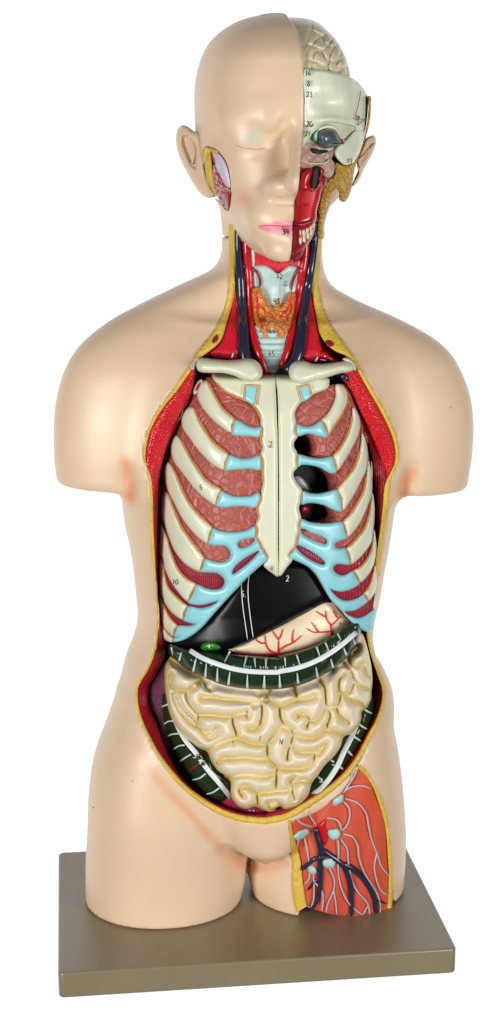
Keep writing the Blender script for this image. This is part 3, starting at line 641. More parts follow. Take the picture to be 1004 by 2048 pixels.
RIBS_L = [
 Z2([(490, 275), (520, 270), (555, 300), (575, 345), (575, 390), (560, 430), (530, 490), (480, 560), (435, 635), (430, 600), (415, 555), (390, 520), (420, 490), (450, 450), (475, 400), (490, 350)]),
 Z2([(605, 430), (625, 440), (650, 490), (660, 550), (650, 610), (620, 680), (570, 770), (500, 875), (490, 830), (470, 770), (520, 710), (560, 640), (590, 560), (603, 490)]),
 Z2([(668, 603), (690, 640), (705, 690), (712, 760), (706, 830), (695, 880), (650, 970), (600, 1065)])+Z4([(577, 155), (565, 60), (538, -4)])+Z2([(580, 900), (625, 830), (655, 740), (665, 660)]),
 Z2([(714, 800), (735, 870), (743, 950), (742, 1010)])+Z4([(787, 60), (755, 140), (705, 245), (650, 320), (611, 355), (598, 300), (580, 235), (640, 170), (690, 90), (735, 0)])+Z2([(700, 905)]),
 Z4([(800, 20), (815, 120), (814, 220), (804, 310), (795, 378), (760, 440), (700, 510), (637, 553), (625, 490), (602, 432), (640, 405), (690, 350), (737, 290), (775, 180), (790, 80)]),
 Z4([(812, 290), (829, 400), (826, 480), (808, 555), (800, 575), (770, 630), (706, 690), (680, 640), (655, 600), (710, 570), (760, 510), (795, 430), (806, 350)]),
 Z4([(818, 560), (830, 640), (827, 730), (802, 790), (766, 825), (750, 795), (736, 770), (770, 725), (792, 680), (806, 610)]),
 Z4([(822, 770), (830, 830), (820, 890), (806, 888), (808, 820)])]
CART_L = [
 Z2([(225, 290), (310, 272), (328, 350), (300, 375), (258, 395)]),
 Z2([(390, 520), (415, 560), (435, 637), (370, 632), (300, 615), (225, 632), (210, 590), (218, 545), (260, 556), (300, 562), (345, 548)]),
 Z2([(470, 770), (492, 830), (500, 878), (470, 892), (430, 880), (380, 850), (320, 835), (260, 830), (225, 845), (222, 800), (232, 755), (280, 768), (340, 780), (400, 780)]),
 Z4([(538, -4), (565, 60), (577, 157), (550, 160), (500, 145), (440, 115), (380, 100), (320, 98), (272, 108), (270, 60), (278, 5), (330, 20), (400, 25), (470, 10)])]
SHEET_L = Z4([(268, 215), (330, 235), (400, 245), (480, 245), (578, 235), (598, 300), (611, 357), (560, 378), (525, 395), (522, 425), (555, 432), (603, 430), (625, 490), (637, 553), (590, 555), (540, 550), (508, 575), (515, 605), (560, 632), (605, 625), (655, 600), (684, 645), (706, 690), (650, 735), (580, 755), (520, 750), (485, 735), (520, 780), (570, 815), (630, 818), (690, 800), (738, 770), (752, 795), (766, 825), (700, 880), (650, 900), (590, 905), (630, 935), (690, 950), (750, 930), (806, 888), (825, 900), (815, 980), (800, 1022), (750, 1015), (797, 1030), (795, 1062), (740, 1050), (680, 1015), (620, 960), (560, 890), (500, 830), (460, 770), (420, 700), (380, 630), (330, 580), (270, 545), (215, 520), (178, 492), (232, 412), (243, 360), (258, 300), (255, 260)])
HOLES_L = [Z4([(264, 295), (290, 290), (350, 320), (420, 345), (460, 375), (455, 400), (420, 395), (340, 365), (272, 325)]), Z4([(228, 412), (260, 415), (330, 450), (400, 495), (440, 530), (445, 552), (410, 550), (340, 520), (270, 470), (232, 428)])]
STER_L = Z2([(68, 200), (76, 250), (88, 350), (94, 700), (98, 1073)])+Z4([(103, 100), (104, 500), (100, 640), (125, 632), (160, 580), (205, 519), (178, 490), (232, 410), (240, 360), (260, 300), (253, 265), (270, 215), (263, 180), (253, 130), (270, 80), (273, 0)])+Z2([(250, 1055), (256, 1000), (225, 960), (200, 910), (200, 880), (230, 840), (222, 800), (225, 750), (200, 700), (206, 665), (228, 632), (210, 590), (216, 540), (206, 480), (225, 430), (256, 393), (330, 345), (430, 300), (445, 270), (440, 230), (300, 200), (165, 160)])
for (pl, RB, CT, SH, HO, ST) in ((plR, RIBS_R, CART_R, SHEET_R, HOLES_R, STER_R), (plL, RIBS_L, CART_L, SHEET_L, HOLES_L, STER_L)):
    pillow('sternum', ST, shift(cageY, .0015), M['bone'], pl, h=.004, w=9, thick=.012, step=4)
    for r in RB: pillow('rib', r, shift(cageY, .0015), M['bone'], pl, h=.0055, w=13, thick=.011, step=3.6)
    for i, c in enumerate(CT): pillow('rib_cartilage', c, shift(cageY, -.0015 if i == 0 else .0015), M['cart'], pl, h=.0022 if i == 0 else .005, w=12, thick=.010, step=3.4, smooth=i > 0)
    pillow('costal_cartilage', SH, shift(cageY, .0015), M['cart'], pl, h=.0052, w=11, thick=.011, step=3.6, holes=HO)
# painted orange borders between bone, cartilage and lung
def border(pl, specs):
    for s in specs: lines('painted_border', [(s, 1.3)], shift(cageY, -.0004), M['edge'], pl, off=.0008, step=3, nseg=6)
def idx(L, a, b): return [L[i % len(L)] for i in range(a, b+1)]
bR = [idx(RIBS_R[0], 7, 9), idx(RIBS_R[0], 9, 15), idx(RIBS_R[1], 9, 11), idx(RIBS_R[1], 11, 17), idx(RIBS_R[2], 9, 11), idx(RIBS_R[2], 11, 17), idx(RIBS_R[3], 9, 11), idx(RIBS_R[3], 11, 17),
      idx(RIBS_R[4], 9, 11), idx(RIBS_R[4], 11, 17), idx(RIBS_R[5], 8, 10), idx(RIBS_R[5], 10, 14), idx(RIBS_R[6], 7, 9), idx(RIBS_R[6], 9, 14), idx(RIBS_R[7], 5, 7), idx(RIBS_R[7], 7, 10), Z3([(232, 1092), (236, 1060), (200, 1030), (160, 965)]),
      STER_R[28:35], idx(STER_R, 24, 26), idx(STER_R, 20, 22), idx(STER_R, 16, 18), idx(STER_R, 10, 15), idx(CART_R[1], 4, 6), idx(CART_R[2], 5, 7), idx(CART_R[3], 5, 7)]
border(plR, bR)
bL = [idx(RIBS_L[0], 8, 11), idx(RIBS_L[0], 3, 8)]+[idx(RIBS_L[1], 7, 9), idx(RIBS_L[1], 9, 13), idx(RIBS_L[2], 8, 10), idx(RIBS_L[2], 10, 13), idx(RIBS_L[3], 8, 10), idx(RIBS_L[3], 10, 14), idx(RIBS_L[4], 7, 9), idx(RIBS_L[4], 9, 14), idx(RIBS_L[5], 6, 8), idx(RIBS_L[5], 8, 12), idx(RIBS_L[6], 4, 6), idx(RIBS_L[6], 6, 9),
      idx(CART_L[1], 5, 7), idx(CART_L[2], 8, 10), idx(CART_L[3], 8, 10), Z4([(268, 215), (255, 260), (258, 300), (243, 360), (232, 412), (178, 492)])]
border(plL, bL)
for pl, s in ((plR, [(487, 798), (489, 770), (518, 771), (512, 813)]), (plL, Z2([(258, 395), (225, 290), (310, 272), (328, 350)]))):
    lines('painted_border', [(s, 1.2)], shift(cageY, -.0036), M['edge'], pl, off=.0008, step=3, nseg=6, smooth=False)
# sawn rib stubs along the body wall
for u in (Z1([(425, 300)]), Z1([(300, 485)]), Z1([(210, 680)]), Z1([(158, 865)]), Z1([(140, 1060)])):
    cx, cy = u[0][0]-3, u[0][1]; tl = (14, -27) if cy < 800 else (9, -30) if cy < 900 else (4, -28)
    L = 17 if cy < 900 else 19; nx, ny = tl[0]/30, tl[1]/30; w_ = 5.5 if cy < 800 else 4.2
    el = [(cx+nx*L*math.cos(a)-ny*w_*math.sin(a), cy+ny*L*math.cos(a)+nx*w_*math.sin(a)) for a in np.linspace(0, 2*math.pi, 16, endpoint=False)]
    b = shift(cageY, -.003)
    st = pillow('rib_stub', el, b, pm('stub_paint', (206, 198, 192), .4, .05) if 'stub_paint' not in bpy.data.materials else bpy.data.materials['stub_paint'], torso, h=.002, w=4, thick=.01, step=2.5)
    el2 = [(cx+nx*L*.62*math.cos(a)-ny*w_*.5*math.sin(a)+1, cy+ny*L*.62*math.cos(a)+nx*w_*.5*math.sin(a)) for a in np.linspace(0, 2*math.pi, 12, endpoint=False)]
    pillow('stub_core', el2, shift(cageY, -.0053), M['crimson'], st, h=.0006, w=3, thick=.003, step=2.5)
for u in (Z2([(630, 450), (655, 480), (670, 530), (662, 500)]), Z2([(690, 580), (710, 620), (715, 680), (700, 640)]), Z2([(735, 800), (745, 860), (742, 930), (735, 860)])):
    pillow('rib_stub', u, shift(cageY, .006), bpy.data.materials['stub_paint'], torso, h=.002, w=4, thick=.008, step=2.5)
for t, x, y, s in (('2.', 545, 889, 13), ('4.', 547, 1137, 12), ('5', 401, 975, 10), ('10', 350, 1164, 10)): write(t, x, y, s, shift(cageY, -.0034), M['ink'], plR, th=.9)
write('4', 702, 920, 9, shift(cageY, .0012), M['ink'], plL, th=.9)
# ------------------------------------------------------------------ neck organs (fixed to the torso)
def NY(x, y): return skinY(x, y)+.0065+np.interp(y, [660, 700, 760], [0, .006, .024])
pillow('neck_bed', [(466, 440), (466, 560), (464, 600), (452, 650), (432, 690), (395, 718), (384, 752), (440, 770), (560, 775), (680, 765), (712, 748), (690, 715), (655, 690), (640, 650), (630, 600), (634, 540), (638, 440)], shift(NY, .009), M['wall'], torso, h=.001, w=5, thick=.006, step=8)
pillow('neck_muscle', ZN([(150, 735), (190, 740), (192, 1190), (100, 1190), (-20, 1160), (20, 1120), (60, 1080), (100, 1000), (135, 860)]), shift(NY, -.001), M['neckmus'], torso, h=.004, w=14, thick=.01, step=4)
pillow('neck_muscle', ZN([(640, 740), (682, 750), (700, 870), (720, 980), (742, 1090), (745, 1200), (630, 1200), (625, 1000)]), shift(NY, -.001), M['neckmus'], torso, h=.004, w=14, thick=.01, step=4)
pillow('neck_muscle', ZN([(735, 1140), (770, 1150), (820, 1185), (868, 1212), (840, 1228), (790, 1205), (742, 1190)]), shift(NY, -.003), M['artery'], torso, h=.003, w=6, thick=.008, step=3)
pillow('severed_vessel', ZN([(772, 1080), (795, 1070), (824, 1085), (828, 1105), (805, 1118), (783, 1108)]), shift(skinY, -.0012), M['crimson'], torso, h=.0012, w=4, thick=.004, step=2)
pillow('severed_vessel', ZN([(12, 1080), (28, 1045), (50, 1035), (55, 1060), (38, 1088), (20, 1094)]), shift(skinY, -.0012), M['crimson'], torso, h=.0012, w=4, thick=.004, step=2)
lines('neck_muscle', [(ZN([(-40, 1165), (10, 1140), (70, 1132), (140, 1150)]), 7, 4)], NY, M['artery'], torso, off=.001)
lines('great_vein', [(ZN([(0, 1182), (80, 1172), (160, 1180), (230, 1210), (320, 1280), (400, 1320)]), 9, 13)], shift(NY, .004), M['vein'], torso, off=0, flat=.8)
lines('great_vein', [(ZN([(870, 1228), (800, 1215), (720, 1200), (620, 1200), (520, 1255), (420, 1320)]), 8, 13)], shift(NY, .004), M['vein'], torso, off=0, flat=.8)
lines('severed_vein', [(Z2([(500, 190), (540, 215), (590, 250)]), 6.5, 5.5)], shift(cageY, -.004), M['vein'], torso, off=0, flat=.9)
lines('severed_vein', [(Z1([(470, 175), (420, 195), (380, 215)]), 6.5, 5)], shift(cageY, .0), M['vein'], torso, off=0, flat=.9)
# larynx, trachea, thyroid
pillow('throat_muscle', ZN([(270, 440), (620, 440), (612, 600), (530, 600), (455, 640), (390, 600), (280, 600)]), shift(NY, .004), M['neckmus'], torso, h=.003, w=10, thick=.008, step=4)
pillow('throat_ligament', ZN([(268, 440), (296, 450), (300, 520), (296, 570), (280, 590), (270, 540)]), shift(NY, .001), M['white'], torso, h=.002, w=5, thick=.006, step=3)
pillow('throat_ligament', ZN([(615, 440), (590, 450), (592, 520), (592, 575), (606, 585), (616, 520)]), shift(NY, .001), M['white'], torso, h=.002, w=5, thick=.006, step=3)
def keel(v, d): return .006*np.exp(-np.abs(v[:, 0]-556-(v[:, 1]-560)*-.03)/13.)
pillow('larynx', ZN([(285, 580), (330, 570), (370, 572), (405, 588), (455, 625), (495, 598), (530, 572), (575, 578), (604, 600), (600, 740), (570, 790), (520, 860), (460, 900), (400, 870), (330, 790), (282, 720)]), shift(NY, .002), M['larynx'], torso, h=.004, w=10, thick=.012, step=3, relief=keel)
def rings(v, d): return .0016*np.sin((v[:, 1]-676)*2*math.pi/12.5)*np.clip(d/5, 0, 1)
pillow('trachea', ZN([(296, 960), (520, 990), (510, 1100), (485, 1200), (450, 1290), (410, 1310), (365, 1260), (335, 1150), (310, 1050)]), shift(NY, .001), M['larynx'], torso, h=.009, w=22, thick=.01, step=2.6, relief=rings)
pillow('thyroid_gland', ZN([(285, 725), (335, 722), (365, 765), (395, 835), (430, 850), (440, 800), (452, 778), (466, 810), (478, 842), (510, 800), (545, 748), (572, 760), (565, 850), (548, 950), (520, 1015), (480, 1058), (450, 1055), (440, 1005), (405, 990), (388, 1045), (375, 1072), (348, 1030), (325, 990), (300, 950), (288, 850)]), shift(NY, -.0065), M['thyroid'], torso, h=.006, w=14, thick=.012, step=3, relief=lambda v, d: .0007*np.sin(v[:, 0]*.4)*np.sin(v[:, 1]*.36)*np.clip(d/6, 0, 1))
lines('thyroid_vessel', [(ZN(p), 1.7, 1.1) for p in ([(318, 728), (310, 800), (330, 840), (370, 880), (410, 900), (425, 930)], [(330, 840), (360, 870), (372, 910)], [(312, 790), (318, 900), (340, 960), (350, 1000)],
      [(545, 740), (540, 800), (520, 860), (480, 900), (470, 930)], [(540, 800), (545, 870), (520, 910), (515, 950)], [(520, 860), (500, 900)])], shift(NY, -.012), M['vessel'], torso, off=.0008, step=3, nseg=6)
# big neck vessels
lines('jugular_vein', [(ZN([(190, 270), (190, 420), (196, 540), (206, 680), (214, 860), (222, 1020), (228, 1140), (250, 1240), (280, 1300)]), 7, 12.5)], shift(NY, -.002), M['vein'], torso, off=.003, nseg=14, flat=.8)
lines('vein_branch', [(ZN([(205, 560), (225, 575), (245, 580)]), 5, 4.5)], shift(NY, -.003), M['vein'], torso, off=.003)
lines('jugular_vein', [(ZN([(700, 300), (698, 400), (686, 500), (664, 640), (644, 760), (626, 900), (608, 1040), (592, 1150), (560, 1230), (500, 1290)]), 8, 13)], shift(NY, -.002), M['vein'], torso, off=.003, nseg=14, flat=.8)
lines('carotid_artery', [(ZN([(245, 380), (248, 480), (256, 580), (264, 680), (266, 800), (272, 930), (292, 1050), (320, 1140), (355, 1230), (392, 1310)]), 8.5, 6.5)], shift(NY, -.001), M['artery'], torso, off=.002, nseg=12, flat=.8)
lines('carotid_artery', [(ZN([(640, 400), (632, 520), (612, 640), (594, 760), (574, 870), (556, 960), (538, 1060), (510, 1160), (472, 1260)]), 8.5, 7)], shift(NY, -.001), M['artery'], torso, off=.002, nseg=12, flat=.8)
lines('thyroid_artery', [(ZN([(268, 600), (300, 605), (326, 640), (336, 690), (326, 730)]), 3, 2.2)], shift(NY, -.004), M['darkart'], torso, off=.001)
lines('thyroid_artery', [(ZN([(612, 590), (585, 610), (560, 660), (548, 700), (546, 745)]), 3, 2.2)], shift(NY, -.004), M['darkart'], torso, off=.001)
# collar bones
def clavY(x, y): return np.minimum(skinY(x, y), cageY(x, y))-.002
pillow('collar_bone', Z1([(403, 150), (410, 113), (440, 92), (520, 100), (620, 108), (700, 105), (760, 94), (815, 102), (855, 132), (878, 180), (874, 222), (840, 252), (800, 264), (740, 248), (680, 222), (600, 202), (500, 200), (440, 196), (414, 182)]), clavY, M['bone'], torso, h=.011, w=15, thick=.012, step=3.5)
pillow('collar_bone', Z2([(164, 180), (178, 138), (220, 109), (272, 110), (325, 128), (400, 130), (480, 120), (550, 113), (595, 128), (617, 158), (602, 182), (520, 197), (440, 222), (370, 242), (300, 262), (250, 270), (200, 252), (172, 222)]), clavY, M['bone'], torso, h=.011, w=15, thick=.012, step=3.5)
pillow('sawn_bone_end', Z1([(362, 170), (372, 130), (400, 90), (428, 80), (425, 100), (405, 120), (398, 150), (385, 178)]), shift(skinY, -.002), bpy.data.materials['stub_paint'], torso, h=.002, w=4, thick=.006, step=2.5)
pillow('sawn_bone_end', Z2([(535, 95), (575, 92), (615, 125), (630, 160), (625, 180), (610, 160), (590, 125), (560, 112)]), shift(skinY, -.004), M['bone'], torso, h=.002, w=4, thick=.006, step=2.5)
for p in ([(146, 1190), (156, 1158)], [(702, 1218), (722, 1184)]):
    lines('steel_clip', [(ZN(p), 2.0)], shift(NY, -.006), M['white'], torso, off=.001, step=3)
for t, x, y, s, d in (('42', 559, 553, 11, -.010), ('G', 572, 568, 12, -.0045), ('43', 553, 602, 11, -.0125), ('46', 526, 638, 11, -.0125), ('44', 544, 663, 11, -.013), ('45', 543, 708, 10, -.0105), ('41', 560, 522, 9, .0005)):
    write(t, x, y, s, shift(NY, d-.001), M['ink'], torso, th=.9, off=.001)
write('1', 408, 718, 8, shift(clavY, -.0115), M['ink'], torso, th=.8)
write('3', 487, 660, 9, shift(NY, -.012), M['ink'], torso, th=.8)
# ------------------------------------------------------------------ belly organs
abgc = GC([(296, 1080), (300, 1200), (304, 1300), (300, 1400), (296, 1500), (290, 1600), (290, 1680)], [(770, 1080), (768, 1200), (764, 1300), (768, 1400), (774, 1500), (780, 1600), (780, 1680)],
          [(1080, .15, .085, .06), (1200, .15, .092, .06), (1300, .15, .093, .06), (1400, .15, .097, .06), (1500, .15, .097, .06), (1600, .15, .088, .06), (1680, .15, .078, .06)], Y=.15, n=2.3)
abY = Depth(abgc, 290, 784, 1090, 1668, 4).blur(4)
def livY(x, y):
    a = abY(x, y)+.004; b = cageY(x, np.minimum(y, 1300))+np.interp(y, [1240, 1310], [.016, .0]); k = .02
    h = np.clip(.5+.5*(a-b)/k, 0, 1); return b*(1-h)+a*h+k*h*(1-h)*.6
liver = thing('liver', 'glossy black liver wedge under the ribs with a green gallbladder at its lower edge', 'liver', tuple(at(480, 1220, .08)))
LIV = [(352, 1284), (380, 1262), (430, 1220), (480, 1150), (515, 1110), (556, 1100), (600, 1105), (640, 1150), (672, 1205), (650, 1208), (610, 1227), (570, 1248), (530, 1269), (500, 1284), (460, 1298), (440, 1301), (400, 1300), (356, 1299), (346, 1292)]
pillow('liver_body', LIV, livY, M['black'], liver, h=.008, w=20, thick=.02, step=6)
lines('liver_line', [(Z3([(725, 620), (728, 720), (738, 840), (755, 960), (771, 1072)]), .9), (Z3([(790, 560), (775, 680), (778, 800), (795, 940), (812, 1058)]), .9)], shift(livY, -.0078), M['whiteink'], liver, off=.001, nseg=6)
write('5.', 489, 1188, 12, shift(livY, -.0085), M['whiteink'], liver, th=.9)
write('2', 575, 1157, 12, shift(livY, -.0085), M['whiteink'], liver, th=.9)
pillow('gallbladder', [(401, 1296), (405, 1287), (415, 1283), (430, 1284), (440, 1291), (442, 1296), (434, 1300), (418, 1301), (406, 1301)], shift(livY, -.006), M['green'], liver, h=.006, w=8, thick=.012, step=2.5)
write('4.', 421, 1293, 9, shift(livY, -.0125), M['whiteink'], liver, th=.8)

stom = thing('stomach', 'cream stomach with painted red branching vessels below the black liver', 'stomach', tuple(at(590, 1270, .08)))
STO = [(455, 1299), (480, 1290), (510, 1270), (560, 1248), (610, 1220), (650, 1195), (690, 1190), (712, 1235), (694, 1256), (660, 1277), (620, 1294), (580, 1305), (545, 1309), (505, 1308), (475, 1304)]
stY = shift(livY, .005)
pillow('stomach_body', STO, stY, M['stomach'], stom, h=.009, w=30, thick=.016, step=5)
def dst(P, d): return .009*np.maximum(1-(1-np.clip(d/30, 0, 1))**2, 0)**.5
_R = resample(STO, 5, True)
def stS(x, y): return stY(x, y)-dst(None, seg_dist(np.stack([x, y], 1), _R))
ves = [Z6([(133, 325), (133, 215)]), Z6([(133, 215), (108, 180), (88, 150)]), Z6([(133, 212), (152, 180), (164, 135)]), Z6([(135, 290), (175, 262), (235, 235), (300, 182)]), Z6([(235, 235), (232, 190), (243, 137)]),
       Z6([(130, 312), (80, 295), (48, 260), (35, 178)]), Z6([(45, 240), (0, 235), (-30, 210), (-42, 185)]), Z6([(10, 236), (-12, 225)]),
       Z6([(505, 195), (508, 110), (480, 70), (470, 0)]), Z6([(472, 52), (435, 30), (400, 10)]), Z6([(507, 115), (545, 80), (578, 45)]), Z6([(560, 62), (535, 25), (522, 0)]), Z6([(504, 155), (425, 160), (380, 158), (332, 130)]), Z6([(420, 160), (390, 115), (365, 85)])]
lines('stomach_vessel', [(p, 2.6 if i in (0, 3, 5, 8) else 2.0, 1.0) for i, p in enumerate(ves)], stS, M['vessel'], stom, off=.0004, step=3, nseg=6)
lines('stomach_border', [([(470, 1305), (505, 1309), (545, 1310), (580, 1306), (620, 1295), (660, 1278), (694, 1257), (712, 1236)], 2.4)], stY, M['crimson'], stom, off=.002, step=4)
write('4', 681, 1247, 9, stS, M['ink'], stom, th=.8)

TRC = Z5([(278, 250), (290, 222), (360, 240), (420, 255), (520, 270), (650, 285), (750, 292), (900, 302), (1000, 306)])+Z6([(100, 335), (250, 300), (400, 250), (520, 180), (620, 110), (700, 70), (730, 110), (720, 160), (715, 190), (685, 265), (600, 365), (500, 440), (400, 495), (300, 535), (200, 560), (100, 570)])+Z5([(900, 515), (800, 512), (700, 500), (600, 475), (500, 430), (400, 385), (340, 335), (290, 295)])
_TR = resample(TRC, 6, True)
def gutY(x, y):                                  # the coils dip where the transverse colon crosses them
    v = np.stack([np.ravel(x), np.ravel(y)], 1); d = np.where(inside(v, _TR), 0, seg_dist(v, _TR))
    t = np.clip(1-d/24, 0, 1); return abY(x, y)+.003+.017*t*t*(3-2*t)
# small intestine: one moulded mat of coils
gut = thing('small_intestine', 'cream coiled small intestine with yellow painted furrows filling the belly', 'small intestine', tuple(at(545, 1460, .07)))
GUT = Z5([(330, 255), (285, 310), (262, 360), (256, 450), (264, 550), (280, 640), (308, 720), (350, 790), (420, 850), (480, 895), (530, 920), (558, 980), (600, 1040), (650, 1075), (682, 1110), (685, 1180), (700, 1230), (740, 1275), (790, 1288), (840, 1274), (880, 1290), (930, 1304), (980, 1292)])+Z6([(60, 1440), (110, 1424), (140, 1410), (180, 1428), (230, 1418), (280, 1395), (320, 1360), (350, 1320), (360, 1280), (375, 1240), (420, 1180), (470, 1110), (530, 1050), (578, 980), (600, 912), (645, 890), (700, 840), (725, 790), (732, 730), (772, 690), (797, 640), (800, 585), (808, 510), (802, 430), (784, 330), (755, 220), (722, 155), (640, 150), (400, 330), (100, 420)])+Z5([(900, 420), (700, 400), (500, 300)])
GR5 = [[(285, 310), (330, 345), (400, 380), (480, 430), (500, 445)], [(300, 420), (288, 450), (300, 490), (330, 515), (400, 522), (465, 492), (500, 445)], [(315, 545), (320, 580), (345, 640), (400, 710), (450, 745), (480, 765)],
       [(330, 515), (350, 590), (390, 655), (440, 700), (470, 740)], [(400, 545), (408, 590), (440, 635), (475, 680), (478, 760)], [(500, 445), (430, 500), (402, 545)], [(490, 568), (560, 566), (640, 578), (720, 582), (810, 592), (880, 590), (920, 560), (945, 520)],
       [(478, 682), (560, 682), (640, 692), (700, 690), (760, 672), (795, 690), (790, 655)], [(700, 692), (700, 740), (718, 790), (720, 830), (700, 850)], [(470, 740), (500, 790), (560, 790), (592, 770)], [(480, 765), (540, 830), (600, 800)],
       [(880, 592), (888, 640), (882, 720), (860, 765), (800, 770)], [(530, 920), (590, 875), (660, 850), (720, 832), (800, 862), (880, 872), (935, 860), (965, 820), (1003, 765)], [(625, 962), (700, 962), (780, 955), (850, 965), (915, 970)],
       [(930, 868), (918, 920), (940, 980), (978, 1012), (982, 1080), (980, 1160)], [(680, 1088), (740, 1072), (820, 1070), (900, 1082), (975, 1060)], [(760, 1205), (738, 1175), (770, 1142), (815, 1162), (850, 1190), (862, 1282)],
       [(858, 1195), (920, 1180), (1000, 1172)], [(935, 1280), (925, 1255), (965, 1248)], [(505, 450), (520, 500), (550, 520)], [(720, 830), (790, 850)], [(640, 960), (600, 990)], [(830, 620), (870, 610)], [(500, 450), (600, 500), (640, 560)][:0] or [(905, 590), (940, 580)]]
GR6 = [[(0, 640), (12, 690), (12, 770), (0, 800)], [(0, 610), (45, 600), (60, 640), (130, 690), (140, 702)], [(140, 702), (200, 672), (270, 642), (340, 638), (400, 618)], [(250, 560), (262, 620), (272, 645)],
       [(140, 702), (148, 780), (180, 830), (230, 862), (240, 895), (310, 918), (380, 920), (440, 892), (480, 860), (560, 888), (610, 908)], [(270, 765), (310, 748), (345, 775), (348, 810), (335, 835)], [(347, 800), (400, 790), (450, 750), (470, 700), (468, 620), (462, 560), (440, 510)],
       [(470, 685), (510, 702), (550, 688), (572, 640), (562, 560), (570, 500), (610, 450)], [(570, 590), (605, 612), (645, 590), (665, 540), (662, 480), (640, 420), (600, 380)], [(640, 330), (650, 380), (690, 402), (745, 388)], [(680, 305), (712, 285), (700, 252), (668, 270)],
       [(665, 500), (720, 550), (798, 582)], [(610, 620), (660, 652), (720, 675), (745, 720)], [(545, 690), (560, 750), (600, 790), (632, 808)], [(480, 700), (502, 760), (480, 830), (482, 860)], [(155, 838), (210, 862), (232, 900), (222, 960), (205, 1000), (195, 1065)],
       [(52, 965), (60, 1050), (90, 1110), (130, 1132), (240, 1142), (330, 1130), (382, 1092), (388, 1035)], [(222, 960), (262, 1010), (340, 1022), (400, 1012), (475, 965)], [(388, 1040), (430, 1030), (470, 975)], [(125, 1135), (115, 1220), (110, 1300)],
       [(250, 1200), (212, 1240), (240, 1262), (232, 1310), (245, 1355)], [(0, 1302), (60, 1312), (120, 1300), (200, 1292), (240, 1262), (300, 1222), (362, 1242)], [(70, 1395), (110, 1382), (145, 1402)], [(52, 965), (100, 880), (155, 838)], [(0, 1062), (55, 1062)], [(740, 400), (752, 460), (790, 490)], [(500, 360), (520, 420), (470, 470)][:2]]
GROOVES = [resample(Z5(g), 4, False) for g in GR5 if len(g) > 1]+[resample(Z6(g), 4, False) for g in GR6 if len(g) > 1]
_SEG = np.concatenate([np.concatenate([g[:-1], g[1:]], 1) for g in GROOVES])
def gdist(v):
    best = np.full(len(v), 1e9)
    for s in _SEG:
        a = s[:2]; ab = s[2:]-a; t = np.clip(((v-a) @ ab)/max(ab @ ab, 1e-9), 0, 1); q = v-a-t[:, None]*ab; best = np.minimum(best, (q*q).sum(1))
    return np.sqrt(best)
def gutrel(v, d):
    g = np.minimum(np.sqrt(gdist(v)**2+.6), d*.9); t = np.clip(g/19, 0, 1)
    return .0135*(1-(1-t)**2)**.9
rs = np.random.RandomState(4)
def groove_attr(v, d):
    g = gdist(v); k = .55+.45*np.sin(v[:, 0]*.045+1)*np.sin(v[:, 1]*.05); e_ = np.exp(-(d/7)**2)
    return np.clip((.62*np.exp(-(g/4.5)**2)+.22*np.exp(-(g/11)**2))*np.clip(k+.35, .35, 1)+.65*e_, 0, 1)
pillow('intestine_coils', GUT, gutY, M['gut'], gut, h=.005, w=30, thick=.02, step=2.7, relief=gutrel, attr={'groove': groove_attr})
write('7', 519, 1477, 10, shift(abY, -.0165), M['ink'], gut, th=.9); write('N', 562, 1484, 12, shift(abY, -.0165), M['ink'], gut, th=.9)

# large intestine
lint = thing('large_intestine', 'dark green large intestine with white bands framing the small intestine', 'large intestine', tuple(at(540, 1450, .08)))
def colon(name, poly, base, band, bw, folds, h, w, fr):
    c = pillow(name, poly, base, M['colon'], lint, h=h, w=w, thick=.014, step=3.2, relief=fr)
    R_ = resample(poly, 4, True)
    def top(x, y):
        v = np.stack([np.ravel(x), np.ravel(y)], 1); d = np.where(inside(v, R_), seg_dist(v, R_), 0)
        return base(np.ravel(x), np.ravel(y))-h*np.maximum(1-(1-np.clip(d/w, 0, 1))**2, 0)**.5
    lines('white_band', [(band, bw, bw)], top, M['taenia'], c, off=.0012, step=4, nseg=12, flat=.22, round_ends=False)
    lines('fold_mark', folds, top, M['haustra'], c, off=.0006, step=3, nseg=6, flat=.4, round_ends=False)
    return top
tbase = lambda x, y: np.minimum(livY(x, y)+np.interp(y, [1250, 1330], [.006, -.002]), abY(x, y)+.004)
_fx5 = [(365, 272, 352, 330), (462, 310, 442, 400), (528, 345, 520, 440), (600, 375, 597, 466), (680, 400, 670, 486), (793, 418, 792, 508), (905, 425, 903, 512), (1003, 430, 1003, 505), ]
_fx6 = [(30, 470, 28, 560), (138, 465, 145, 556), (266, 450, 274, 528), (402, 410, 414, 486), (508, 352, 524, 415), (600, 270, 620, 325), (668, 205, 680, 245)]
_u5 = [(680, 268, 645, 335, 1), (788, 296, 770, 368, 1), (838, 304, 845, 372, 0), (912, 310, 912, 372, 1), (300, 240, 310, 300, 1)]
_u6 = [(45, 342, 42, 415, 1), (178, 338, 184, 405, 1), (262, 320, 286, 392, 1), (405, 262, 430, 335, 1), (468, 232, 494, 292, 1), (555, 168, 580, 215, 1)]
fm = [(Z5([(a, b), ((a+c)/2-1, (b+d)/2), (c, d)]), .8, 3.0) for a, b, c, d in _fx5]+[(Z6([(a, b), ((a+c)/2, (b+d)/2), (c, d)]), .8, 3.0) for a, b, c, d in _fx6]
fm += [(Z5([(a, b), ((a+c)/2, (b+d)/2), (c, d)]), 2.2, .7) for a, b, c, d, k in _u5]+[(Z6([(a, b), ((a+c)/2, (b+d)/2), (c, d)]), 2.2, .7) for a, b, c, d, k in _u6]
fxs = np.array([250+.3088*(a+c)/2 for a, b, c, d in _fx5]+[520+.2789*(a+c)/2 for a, b, c, d in _fx6])
def frT(v, d): return -.0022*np.exp(-(np.abs(v[:, :1]-fxs[None]).min(1)/4.5)**2)*np.clip(d/4, 0, 1)
